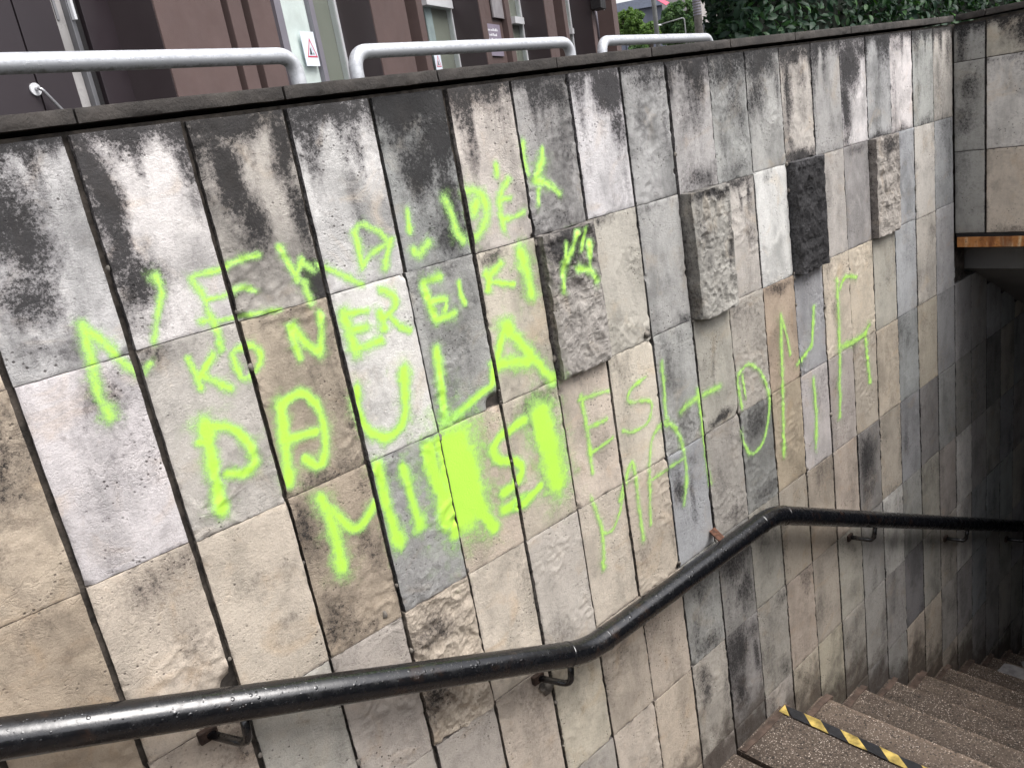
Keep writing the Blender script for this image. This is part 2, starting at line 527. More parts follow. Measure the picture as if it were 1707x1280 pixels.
# ------------------------------------------------------------------ the stone wall: grid of slabs
PITCH, U0 = 0.1302 * 1.6, 0.1355 * 1.6
def seam(k): return U0 + PITCH * k
ROWV = [0.0762, -0.1674, -0.4165, -0.6662, -0.9173, -1.1693, -1.4213, -1.672, -1.923, -2.174, -2.425, -2.68]
ROWZ = [2.36 + 1.6 * v for v in ROWV]
STEP_G, STEP_R, NOSE0, LAND_Z = 0.315, 0.157, 2.402, -0.004

def floor_z(x):
    """walking surface beside the wall"""
    if x < 1.33:
        return LAND_Z + STEP_R * math.ceil((1.33 - x) / STEP_G)
    if x < NOSE0:
        return LAND_Z
    return LAND_Z - STEP_R * math.ceil((x - NOSE0) / STEP_G)

TONES = {'w': (209, 205, 199), 'b': (201, 187, 164), 't': (186, 166, 139), 'g': (160, 159, 154), 'd': (130, 130, 128),
         'p': (214, 201, 178), 'k': (200, 189, 175), 'c': (182, 176, 163), 's': (158, 162, 163)}
#         columns 1..19 (between seam c-1 and seam c)
ROWTONE = {0: 'wwcwgkgwggggcgwgwgcg'[:19],
           1: 'wctwgbccgccwdcgcscs',
           2: 'bptgbbppgcctsbbcscs',
           3: 'bccbpkpbscgtwkbbsbs',
           4: 'bcccppbbggcbbbgbsdg',
           5: 'bcbcbcpbcgcbbcgwgcc',
           6: 'bcbcbcbbcgcbbcggdcc'}
SPECIAL = {(1, 7): ('rough', 0.026), (1, 10): ('rough', 0.042), (1, 13): ('rough', 0.036), (1, 16): ('rough', 0.03),
           (3, 4): ('rough', 0.004), (1, 8): ('shell', 0.0), (0, 7): ('shell', 0.0), (2, 3): ('shell', 0.0), (3, 3): ('shell', 0.0),
           (3, 8): ('shell', 0.0), (4, 7): ('shell', 0.0), (4, 8): ('shell', 0.0), (3, 10): ('shell', 0.0), (4, 18): ('shell', 0.0),
           (2, 0): ('shell', 0.0), (3, 1): ('shell', 0.0), (2, 13): ('shell', 0.0), (3, 12): ('shell', 0.0), (2, 19): ('shell', 0.0),
           (2, 4): ('shell', 0.0), (0, 9): ('shell', 0.0), (0, 11): ('shell', 0.0), (3, 6): ('shell', 0.0), (2, 15): ('shell', 0.0),
           (4, 13): ('shell', 0.0), (2, 2): ('smooth', 0.0), (1, 3): ('shell', 0.0), (1, 2): ('shell', 0.0), (2, 1): ('shell', 0.0)}
# black crust and soot: (x, y, rx, ry, strength) in slab units, y down
STAIN = {
 (0, 0): [(.5, .3, .5, .4, .7)],
 (0, 1): [(.30, .12, .30, .2, .5), (.42, .36, .3, .26, .75), (.30, .62, .3, .16, .6), (.45, .86, .4, .1, .35)],
 (0, 2): [(.08, .2, .2, .28, .9), (.12, .48, .14, .22, .7), (.25, .7, .26, .18, .65), (.7, .38, .1, .1, .2), (.12, .92, .2, .1, .35)],
 (0, 3): [(.45, .05, .6, .1, .75), (.25, .3, .2, .22, .8), (.38, .52, .16, .18, .7), (.9, .2, .16, .25, .8), (.92, .55, .12, .2, .65), (.9, .88, .25, .16, .8)],
 (0, 4): [(.5, .04, .7, .12, .75), (.75, .2, .25, .16, .5), (.2, .2, .2, .15, .35)],
 (0, 5): [(.5, .06, .7, .16, .95), (.8, .3, .3, .25, .85), (.5, .42, .35, .2, .75), (.85, .6, .25, .2, .65), (.75, .85, .35, .15, .6), (.2, .2, .15, .2, .4)],
 (0, 6): [(.5, .02, .7, .09, .55), (.8, .2, .2, .15, .25)],
 (0, 7): [(.7, .1, .5, .16, .6), (.8, .4, .3, .3, .42), (.4, .15, .4, .2, .35), (.5, .95, .6, .1, .4)],
 (0, 8): [(.72, .12, .35, .22, .85), (.85, .38, .2, .2, .6), (.1, .05, .2, .1, .6), (.95, .7, .08, .4, .35)],
 (0, 9): [(.55, .08, .5, .14, .65), (.3, .3, .2, .25, .35), (.9, .5, .1, .4, .4)],
 (0, 10): [(.5, .06, .6, .14, .6), (.3, .4, .2, .3, .32), (.5, .92, .5, .12, .5)],
 (0, 11): [(.5, .12, .6, .2, .75), (.6, .38, .4, .22, .55), (.3, .65, .2, .25, .35), (.5, .95, .5, .08, .4)],
 (0, 12): [(.4, .1, .55, .16, .9), (.25, .35, .3, .2, .65), (.85, .25, .15, .2, .5)],
 (0, 13): [(.2, .35, .13, .4, .85), (.5, .04, .6, .08, .75), (.7, .25, .2, .15, .4), (.5, .98, .6, .07, .95), (.2, .85, .1, .15, .6)],
 (0, 14): [(.7, .42, .2, .14, .12)],
 (0, 15): [(.35, .2, .45, .3, .95), (.15, .6, .22, .35, .85), (.8, .08, .3, .1, .85), (.1, .9, .12, .12, .6)],
 (0, 16): [(.85, .12, .22, .22, .7), (.5, .99, .5, .05, .6), (.95, .6, .1, .4, .4), (.1, .06, .2, .08, .6)],
 (0, 17): [(.3, .1, .4, .1, .5), (.1, .5, .15, .5, .45), (.5, 1., .6, .07, .6)],
 (0, 18): [(.5, .03, .5, .05, .3), (.5, 1., .6, .08, .45), (.8, .5, .2, .4, .15)],
 (0, 19): [(.8, .2, .3, .3, .45), (.3, .6, .2, .4, .25), (.5, 1., .6, .08, .4)],
 (1, 0): [(.5, .25, .7, .3, .5), (.4, .7, .4, .2, .2)],
 (1, 1): [(.62, .18, .35, .16, .42), (.7, .5, .3, .3, .2), (.4, .8, .1, .1, .1)],
 (1, 2): [(.1, .05, .35, .12, .5), (.2, .3, .1, .1, .2), (.8, .9, .2, .1, .15)],
 (1, 3): [(.5, .96, .6, .12, .5), (.85, .3, .25, .2, .4), (.9, .7, .2, .25, .35), (.5, .03, .5, .05, .3)],
 (1, 5): [(.5, .04, .6, .06, .4), (.5, .55, .4, .2, .3), (.8, .3, .3, .2, .2)],
 (1, 6): [(.2, .04, .3, .07, .5), (.9, .3, .1, .2, .2)],
 (1, 7): [(.5, .1, .6, .16, .85), (.5, .3, .5, .12, .5), (.35, .72, .3, .08, .25)],
 (1, 8): [(.2, .02, .5, .05, .5), (.95, .95, .1, .06, .7)],
 (1, 9): [(.5, .03, .6, .05, .35), (.9, .96, .3, .06, .55), (.9, .5, .1, .3, .2)],
 (1, 10): [(.5, .03, .6, .06, .75), (.2, .3, .25, .15, .35), (.9, .45, .12, .35, .55), (.3, .55, .2, .1, .3)],
 (1, 11): [(.6, .03, .5, .07, .75), (.85, .12, .12, .16, .7), (.55, .2, .06, .2, .5), (.8, .5, .2, .2, .42)],
 (1, 12): [(.3, .04, .2, .06, .4)],
 (1, 13): [(.5, .3, .8, .35, 1.5), (.55, .75, .8, .35, 1.45)],
 (1, 14): [(.7, .15, .2, .1, .2), (.1, .9, .2, .08, .3)],
 (1, 15): [(.6, .04, .5, .06, .5), (.9, .4, .1, .3, .25)],
 (1, 16): [(.55, .1, .5, .14, .65), (.9, .3, .15, .3, .4)],
 (1, 17): [(.15, .1, .3, .12, .5), (.3, .35, .3, .1, .25)],
 (1, 19): [(.6, .1, .5, .2, .4), (.8, .5, .2, .5, .25)],
 (2, 0): [(.6, .1, .4, .15, .2)],
 (2, 1): [(.6, .12, .4, .14, .35), (.75, .6, .3, .3, .28), (.9, .1, .2, .1, .35)],
 (2, 2): [(.7, .62, .2, .05, .3), (.5, .75, .2, .03, .3), (.1, .2, .1, .2, .1), (.45, .35, .15, .1, .12)],
 (2, 3): [(.15, .2, .2, .25, .5), (.8, .45, .25, .2, .45), (.2, .8, .25, .2, .5), (.9, .1, .15, .1, .4), (.6, .95, .5, .08, .35)],
 (2, 4): [(.85, .2, .2, .2, .3), (.5, .9, .4, .1, .2)],
 (2, 5): [(.6, .03, .6, .05, .2)],
 (2, 6): [(.6, .1, .6, .15, .55), (.85, .3, .2, .2, .25), (.1, .35, .12, .2, .3)],
 (2, 7): [(.3, .02, .5, .05, .3)],
 (2, 9): [(.2, .3, .3, .25, .42), (.5, .85, .5, .15, .35), (.7, .1, .3, .1, .3)],
 (2, 10): [(.42, .5, .07, .4, .35), (.5, .93, .35, .05, .75), (.3, .95, .5, .05, .35)],
 (2, 11): [(.5, .15, .5, .2, .35), (.8, .6, .2, .3, .25)],
 (2, 12): [(.5, .03, .6, .07, .5), (.8, .9, .2, .1, .2)],
 (2, 13): [(.5, .05, .5, .08, .3), (.1, .9, .2, .1, .35)],
 (2, 17): [(.6, .3, .3, .4, .2)],
 (3, 4): [(.3, .2, .5, .14, .55), (.2, .6, .3, .22, .6), (.6, .9, .3, .06, .25)],
 (3, 6): [(.25, .85, .3, .15, .3), (.6, .95, .3, .08, .2)],
 (3, 9): [(.2, .3, .2, .2, .5), (.55, .45, .12, .3, .35), (.6, .1, .3, .08, .3)],
 (3, 10): [(.3, .5, .3, .2, .25), (.6, .9, .5, .1, .4)],
 (3, 11): [(.5, .15, .5, .18, .5), (.6, .9, .5, .15, .5), (.2, .5, .2, .3, .3)],
 (3, 12): [(.2, .6, .2, .2, .2)],
 (4, 9): [(.5, .3, .5, .3, .5), (.2, .7, .2, .3, .45), (.6, .9, .4, .1, .5)],
 (4, 10): [(.5, .3, .6, .3, .6), (.7, .7, .3, .25, .6), (.2, .6, .2, .3, .35)],
 (4, 11): [(.3, .2, .3, .2, .45), (.8, .3, .2, .2, .35), (.6, .75, .2, .1, .2)],
 (4, 12): [(.1, .3, .15, .3, .35)],
 (4, 15): [(.35, .3, .45, .35, .75), (.4, .75, .4, .2, .5)],
 (4, 16): [(.95, .5, .1, .5, .3), (.5, .95, .5, .08, .3)],
 (5, 8): [(.6, .3, .3, .2, .15)],
 (5, 9): [(.3, .2, .2, .15, .5), (.25, .35, .15, .15, .6), (.9, .6, .15, .3, .4)],
 (5, 10): [(.3, .25, .4, .3, .8), (.25, .7, .3, .3, .7), (.8, .15, .3, .15, .5), (.9, .5, .12, .4, .6)],
 (5, 11): [(.2, .5, .25, .4, .4), (.85, .1, .2, .12, .45), (.8, .85, .3, .15, .4)],
 (6, 9): [(.2, .2, .2, .2, .4)], (6, 10): [(.3, .3, .4, .4, .5)], (6, 11): [(.2, .2, .2, .3, .4)],
}

wall = thing('retaining_wall', 'tall wall of stained beige and grey stone slabs with neon green graffiti', 'stone wall')

# ---- graffiti strokes, read off the photograph onto the plane of the wall: (points, width px)
WORDS = [
 ('crooked four-letter word starting with a big N, highest and leftmost', [
  ([(137,541),(155,611),(165,660),(183,692)],20), ([(137,541),(165,565),(197,597),(225,621)],18), ([(180,680),(183,694)],24), ([(238,622),(249,604)],12),
  ([(258,460),(267,488),(262,516),(255,569)],13), ([(258,460),(264,475)],18), ([(315,463),(334,456),(366,449),(397,433),(431,426)],11),
  ([(315,463),(334,488),(346,519),(362,555),(366,583)],14), ([(341,500),(373,492),(394,482),(411,480),(425,486)],11),
  ([(334,535),(373,532),(422,523),(467,516)],9), ([(464,412),(482,442),(496,467)],13), ([(503,432),(492,460)],12), ([(505,440),(522,450)],12),
  ([(505,470),(516,500)],14), ([(528,442),(563,456),(602,474)],11)]),
 ('word of jagged letters rising to the right in the upper slabs', [
  ([(588,387),(598,374),(619,381),(634,390),(648,408)],12), ([(590,387),(595,415),(602,446)],13), ([(602,446),(616,425),(640,408),(652,398)],11),
  ([(648,408),(643,425),(641,440)],13), ([(642,437),(642,446)],16), ([(678.5,350),(683,387)],11), ([(690,418),(698,424),(714,405)],16),
  ([(742,330),(753,355),(762,387),(772,400)],15), ([(778,318),(795,320),(807,337),(809,362),(799,387),(788,397)],18), ([(792,337),(788,355)],22),
  ([(825,276),(827,292)],11), ([(846,299),(832,327),(832,351),(839,383)],13), ([(832,334),(848,330)],10), ([(837,366),(855,362),(871,353)],10),
  ([(871,239),(873,267),(880,292)],11), ([(904,246),(904,260)],9), ([(904,267),(890,299)],18), ([(890,302),(908,304),(922,313),(931,323)],12), ([(897,316),(897,341)],9)]),
 ('small crowded letters of the second line, across six slabs', [
  ([(311,597),(327,628),(334,646)],13), ([(353,590),(337,618),(329,628)],15), ([(334,625),(355,635),(381,646)],15), ([(364,570),(368,581)],11),
  ([(385,590),(394,614),(404,630),(425,618),(434,593),(418,576),(390,583)],12), ([(481,544),(490,572),(499,597)],13), ([(487,544),(510,572),(531,590)],16),
  ([(531,523),(534,551),(532,586)],14), ([(570,523),(581,551),(591,583)],22), ([(574,523),(609,518)],11), ([(588,551),(609,544)],15), ([(591,583),(634,567)],13),
  ([(634,484),(651,491),(658,509),(641,527),(634,530)],14), ([(632,520),(640,548)],15), ([(648,527),(665,544),(681,551)],12),
  ([(706,474),(714,502),(728,534)],15), ([(707,470),(735,461)],13), ([(718,503),(743,500),(742,518)],11), ([(728,534),(757,523)],14), ([(765,470),(769,491),(776,505)],9),
  ([(832,439),(816,460),(811,484)],14), ([(808,455),(812,470)],12), ([(816,470),(855,474)],9), ([(866,421),(876,453),(883,488)],24)]),
 ('thin ragged letter sprayed on the rough projecting block', [
  ([(946,387),(937,417),(926,445),(926,485)],10), ([(928,407),(925,440)],8), ([(961,385),(956,415)],9), ([(969,405),(970,445),(981,467)],10), ([(950,447),(967,450)],12)]),
 ('large five-letter word in the middle, thickest strokes', [
  ([(337,706),(344,737),(355,787),(367,846)],23), ([(340,705),(343,722)],32), ([(330,735),(340,738)],16), ([(367,842),(367,850)],26),
  ([(351,709),(383,713),(411,737),(422,769),(404,787),(376,788)],18), ([(467,674),(473,734),(481,804)],22), ([(471,671),(492,657),(513,660),(534,692),(541,734),(538,765),(527,776),(506,762)],16),
  ([(474,734),(527,718)],15), ([(593,646),(595,681),(612,716),(641,729),(665,713),(674,678),(670,618)],17), ([(671,618),(672,632)],22),
  ([(728,583),(735,639),(742,702)],16), ([(742,702),(760,692),(792,664),(820,642)],12), ([(841,541),(830,583),(820,640)],15), ([(841,541),(869,576),(918,632)],20), ([(841,543),(845,555)],26), ([(827,607),(880,600)],20)]),
 ('drippy initial and two exclamation strokes with blob ends, lowest at left', [
  ([(532,830),(553,876),(567,942)],23), ([(565,935),(568,944)],29), ([(542,840),(584,879),(605,869),(623,837)],16), ([(627,776),(637,822),(648,858),(663,900)],20),
  ([(661,893),(664,902)],27), ([(669,776),(686,836),(697,872)],16), ([(696,866),(698,874)],24)]),
 ('big filled-in patch of solid neon green', [
  ([(711,748),(722,790),(738,830),(742,868)],28), ([(738,740),(750,800),(760,850)],40), ([(757,742),(768,790),(776,850)],72), ([(776,760),(790,810),(800,850)],34), ([(800,850),(824,880)],20), ([(760,868),(757,884)],26), ([(840,850),(872,832)],17)]),
 ('solid upright bar of green beside a hooked stroke', [
  ([(900,690),(915,745),(925,800)],44), ([(890,690),(905,745)],26), ([(872,699),(851,713),(829,733),(822,754),(834,768),(858,768),(868,782),(858,806),(838,822)],15), ([(862,846),(900,808)],12)]),
 ('thin scrawled letters running right towards the tunnel', [
  ([(967,660),(974,692),(981,737),(987,787)],9), ([(964,667),(992,657),(1013,651)],7), ([(978,713),(1010,699)],7), ([(985,755),(1020,730)],6),
  ([(1074.6,628),(1050,648),(1047.6,669),(1083,669),(1079,702),(1054,719),(1037,717)],6), ([(1101.5,603),(1105.6,648.5),(1108.5,694)],8),
  ([(1132.5,686),(1157,665),(1199,644)],10), ([(1161.5,648.5),(1170,715),(1182,806)],8),
  ([(1236,680),(1228,632),(1234,618),(1248.5,607),(1269,623.7),(1281.6,669),(1273,731),(1252.7,756),(1240,740),(1234,718)],6), ([(1236,625),(1242,665)],5),
  ([(1300,524),(1302,607),(1304.4,690),(1305.7,760)],8), ([(1300,524),(1310,560),(1316,590)],6), ([(1327,607),(1345,585),(1352,570),(1355,512)],7),
  ([(1355,632),(1360,690),(1359.5,744)],8), ([(1393.5,466),(1397.6,565.7),(1398.4,694)],8), ([(1397.6,483),(1408,462),(1426.6,462)],6),
  ([(1447,543),(1435,561.5),(1402,578)],9), ([(1441,557),(1445,599),(1449,636)],8)]),
 ('faint lower line of thin tall letters above the rail', [
  ([(985,830),(1003,883),(1006,946)],8), ([(1004,936),(1006,946)],11), ([(1003,888),(1020,883),(1033,852),(1040,815)],6), ([(1033,835),(1052,769),(1062,835),(1071,897)],8),
  ([(1112,698),(1089,723),(1081,773),(1083,872)],7), ([(1079,802),(1137,764)],6), ([(1095,711),(1120,708.6),(1137,744),(1143,793),(1139,839)],8)]),
]
STROKES = []
for wi, (lab, ss_) in enumerate(WORDS):
    for pts, wpx in ss_:
        P = [wall_pt(*p) for p in pts]
        mx_, my_ = pts[len(pts) // 2]
        a = wall_pt(mx_, my_)
        ax = wall_pt(mx_ + 1, my_) - a
        ay = wall_pt(mx_, my_ + 1) - a
        sc = math.sqrt(abs(ax.x * ay.z - ax.z * ay.x))
        STROKES.append((wi, [(p.x, p.z) for p in P], wpx * 0.5 * sc * (1.14 if wi < 8 else 1.06)))

def catmull(P, n=6):
    if len(P) < 3: return P
    Q = [P[0]] + list(P) + [P[-1]]
    out = []
    for i in range(1, len(Q) - 2):
        p0, p1, p2, p3 = [np.array(q) for q in Q[i - 1:i + 3]]
        for j in range(n):
            t = j / n
            out.append(tuple(0.5 * (2 * p1 + (p2 - p0) * t + (2 * p0 - 5 * p1 + 4 * p2 - p3) * t * t + (3 * p1 - p0 - 3 * p2 + p3) * t ** 3)))
    out.append(tuple(P[-1]))
    return out
STROKES = [(wi, catmull(P), r) for wi, P, r in STROKES]
OPAC = [0.80, 0.78, 0.88, 0.80, 0.97, 0.97, 1.14, 1.06, 0.70, 0.68]

def paint_mask(X, Z):
    """per word mask over world x,z arrays"""
    res = {}
    x0, x1, z0, z1 = X.min(), X.max(), Z.min(), Z.max()
    for wi, P, r in STROKES:
        R = r * 3.2
        if max(p[0] for p in P) + R < x0 or min(p[0] for p in P) - R > x1 or max(p[1] for p in P) + R < z0 or min(p[1] for p in P) - R > z1:
            continue
        wob = 1.0 + 0.24 * perlin(X * 22, Z * 22, 5) + 0.2 * perlin(X * 60, Z * 60, 6)
        d = np.full(X.shape, 9.0)
        for (ax, az), (bx, bz) in zip(P[:-1], P[1:]):
            vx, vz = bx - ax, bz - az
            L = vx * vx + vz * vz + 1e-12
            t = np.clip(((X - ax) * vx + (Z - az) * vz) / L, 0, 1)
            d = np.minimum(d, np.hypot(X - ax - t * vx, Z - az - t * vz))
        q = d / (r * wob)
        m = OPAC[wi] * (0.95 * np.exp(-np.power(q, 1.65) * 1.0) + 0.17 * np.exp(-(q / 2.4) ** 2))
        res[wi] = np.maximum(res[wi], m) if wi in res else m
    return res

FILM = {i: [] for i in range(len(WORDS))}

def axis_lines(w, res):
    n = max(2, int(round((w - 0.014) / res)))
    mid = np.linspace(-w / 2 + 0.007, w / 2 - 0.007, n + 1)
    return np.concatenate([[-w / 2, -w / 2 + 0.0022], mid, [w / 2 - 0.0022, w / 2]])

def slab(name, parent, loc, rz, w, h, proud, kind, tone, stains, res, seed, back=0.03, mat=None, chip=1.0, edge_grime=0.22, paint=False, dirt=0.7, stain_gain=1.0, earth_z=None, rowtop=False, chips=()):
    """one stone: a relief grid on the face (facing local -y) with skirts running back into the joint"""
    mat = mat or STONE
    xs, zs = axis_lines(w, res), axis_lines(h, res)
    X, Z = np.meshgrid(xs, zs)
    nx, nz = len(xs), len(zs)
    sx, sz = X + seed * 3.13, Z + seed * 1.71
    D = 0.0008 * fbm(sx * 5, sz * 5, seed % 50, 3)
    if kind == 'rough':
        b = fbm(sx * 9 + 0.6 * perlin(sx * 9, sz * 9, 2), sz * 7, seed % 40, 2, 0.5)
        tb = 0
        for oc in range(5):
            fr_ = 15 * 1.9 ** oc
            tb = tb + 0.6 ** oc * (0.45 - np.abs(perlin(sx * fr_ + 0.5 * b, sz * fr_ * 0.85, seed % 37 + oc * 5)))
        rdg = 1 - np.abs(perlin(sx * 24, sz * 21, seed % 31))
        fac = np.abs(perlin(sx * 38 + b, sz * 34, 15)) + 0.6 * np.abs(perlin(sx * 71, sz * 66 + b, 16))
        D = (D + 0.006 * b + 0.0105 * tb) * (0.25 + 0.75 * sstep(0, 0.014, np.minimum(X + w / 2, w / 2 - X)))
    elif kind == 'shell':
        wx = sx + 0.018 * perlin(sx * 22, sz * 22, 8)
        wz = sz + 0.018 * perlin(sx * 22, sz * 22, 9)
        rg = 1 - np.abs(perlin(wx * 27, wz * 27, seed % 29)) * 1.7
        msk = sstep(-0.15, 0.35, fbm(sx * 5, sz * 5, 17 + seed % 7, 2))
        D = D + msk * (0.0030 * sstep(0.5, 0.95, rg) + 0.0012 * perlin(sx * 70, sz * 70, 4))
    else:
        D = D + 0.0002 * perlin(sx * 40, sz * 40, 6)
    ex = np.minimum(X + w / 2, w / 2 - X)
    ez = np.minimum(Z + h / 2, h / 2 - Z)
    e = np.minimum(ex, ez)
    chp = sstep(0.15, 0.75, perlin(sx * 26, sz * 26, 12)) * chip
    D = D - 0.0009 * np.exp(-(e / 0.002) ** 2) - (0.003 + 0.004 * (kind == 'rough')) * chp * np.exp(-(e / 0.0045) ** 2)
    for (cx, cz, cr, cd) in chips:
        q = np.hypot((X / w + 0.5 - cx) * w, (0.5 - Z / h - cz) * h) / cr
        D = D - cd * np.exp(-q ** 4)
    # outline wobble
    wob = 0.0007 * (1 + 3 * (kind == 'rough'))
    XX = X + wob * fbm(sz * 18, sx * 3, 21, 3) * np.where(ex < 0.001, 1, 0)
    ZZ = Z + wob * fbm(sx * 18, sz * 3, 23, 3) * np.where(ez < 0.001, 1, 0)
    Y = -(proud + D)
    # grime
    lx, ly = X / w + 0.5, 0.5 - Z / h
    wxn = 0.10 * fbm(sx * 9, sz * 7, 31, 3)
    wyn = 0.06 * fbm(sx * 11, sz * 6, 37, 3)
    G = np.zeros(X.shape)
    for (cx, cy, rx, ry, s) in stains:
        q = ((lx + wxn - cx) / rx) ** 2 + ((ly + wyn - cy) / ry) ** 2
        G = np.maximum(G, s * stain_gain * np.exp(-q * 0.9))
    G = np.maximum(G, edge_grime * np.exp(-(e / 0.007) ** 1.3) * (0.4 + 1.0 * sstep(-0.3, 0.5, perlin(sx * 14, sz * 14, 41))))
    if rowtop:
        gx = X + (loc[0] if rz == 0 else loc[1] + 60)
        dn = h / 2 - Z
        reach = 0.030 + 0.13 * sstep(-0.15, 0.55, fbm(gx * 7.0, gx * 0, 61, 3)) + 0.10 * sstep(0.1, 0.7, perlin(gx * 23, Z * 1.5, 62))
        G = np.maximum(G, 0.80 * np.exp(-(dn / reach) ** 1.4))
    E = np.zeros(X.shape)
    if earth_z is not None:
        zz = Z + loc[2]
        E = np.clip(1.15 - (zz - earth_z) / 0.26 + 0.25 * fbm(sx * 8, sz * 8, 51, 3), 0, 1)
    verts = np.stack([XX, Y, ZZ], -1).reshape(-1, 3)
    idx = np.arange(nx * nz).reshape(nz, nx)
    f = np.stack([idx[:-1, :-1], idx[:-1, 1:], idx[1:, 1:], idx[1:, :-1]], -1).reshape(-1, 4)
    ring = np.concatenate([idx[0, :], idx[1:, -1], idx[-1, -2::-1], idx[-2:0:-1, 0]])
    rv = verts[ring].copy()
    rv1 = rv.copy(); rv1[:, 1] += 0.0
    rv2 = rv.copy(); rv2[:, 1] = back
    base = len(verts)
    n = len(ring)
    i0, i1, i2 = base + np.arange(n), base + n + np.arange(n), None
    verts = np.concatenate([verts, rv1, rv2])
    nxt = np.roll(np.arange(n), -1)
    f2 = np.stack([base + nxt, base + np.arange(n), base + n + np.arange(n), base + n + nxt], -1)
    faces = np.concatenate([f, f2])
    me = bpy.data.meshes.new(name)
    me.vertices.add(len(verts)); me.vertices.foreach_set('co', verts.ravel())
    me.loops.add(faces.size); me.loops.foreach_set('vertex_index', faces.ravel())
    me.polygons.add(len(faces))
    me.polygons.foreach_set('loop_start', np.arange(0, faces.size, 4))
    me.polygons.foreach_set('use_smooth', np.full(len(faces), kind != 'rough'))
    me.update(calc_edges=True)
    ga = me.attributes.new('grime', 'FLOAT', 'POINT')
    gr = np.concatenate([G.ravel(), G.ravel()[ring] * 0.3 + (0.3 if kind == 'rough' else 0.42), np.full(n, 0.5 if kind == 'rough' else 0.75)])
    ga.data.foreach_set('value', gr.astype(np.float32))
    ea = me.attributes.new('earth', 'FLOAT', 'POINT')
    er = np.concatenate([E.ravel(), E.ravel()[ring], E.ravel()[ring]])
    ea.data.foreach_set('value', er.astype(np.float32))
    o = link(name, me, mat, parent, loc)
    o.rotation_euler = (0, 0, rz)
    c = srgb(tone)
    o.color = (c[0], c[1], c[2], dirt)
    if paint:
        for wi, m in paint_mask(XX + loc[0], ZZ + loc[2]).items():
            cm = np.maximum(np.maximum(m[:-1, :-1], m[:-1, 1:]), np.maximum(m[1:, 1:], m[1:, :-1]))
            sel = (cm > 0.07).ravel()
            if sel.any():
                fv = np.stack([XX + loc[0], Y - 0.0008 - 0.00025 * wi + loc[1], ZZ + loc[2]], -1).reshape(-1, 3)
                FILM[wi].append((fv, f[sel], m.ravel()))
    return o

# joint widths per seam (left edge, right edge gaps), a few seams are tight
def gap(k, r):
    if (k, r) in GAPS: return GAPS[(k, r)]
    b = 0.0125 if k <= 5 else (0.0105 if k <= 9 else (0.0092 if k <= 13 else 0.0078))
    rs = np.random.RandomState((k + 40) * 31 + r * 7)
    return b * (0.55 + 0.6 * rs.rand())
GAPS = {(10, 0): .004, (7, 1): .003, (10, 1): .003, (10, 2): .0035, (7, 4): .003, (7, 5): .003, (15, 0): .005, (14, 0): .0055, (15, 1): .007, (15, 4): .002, (9, 0): .013,
        (1, 0): .012, (2, 0): .013, (3, 0): .011, (4, 0): .014, (5, 0): .013, (8, 4): .009, (6, 4): .011, (6, 5): .012, (14, 4): .013, (18, 3): .005, (16, 1): .004, (0, 1): .013,
        (1, 1): .013, (2, 1): .012, (3, 1): .013, (0, 2): .012, (1, 2): .012}

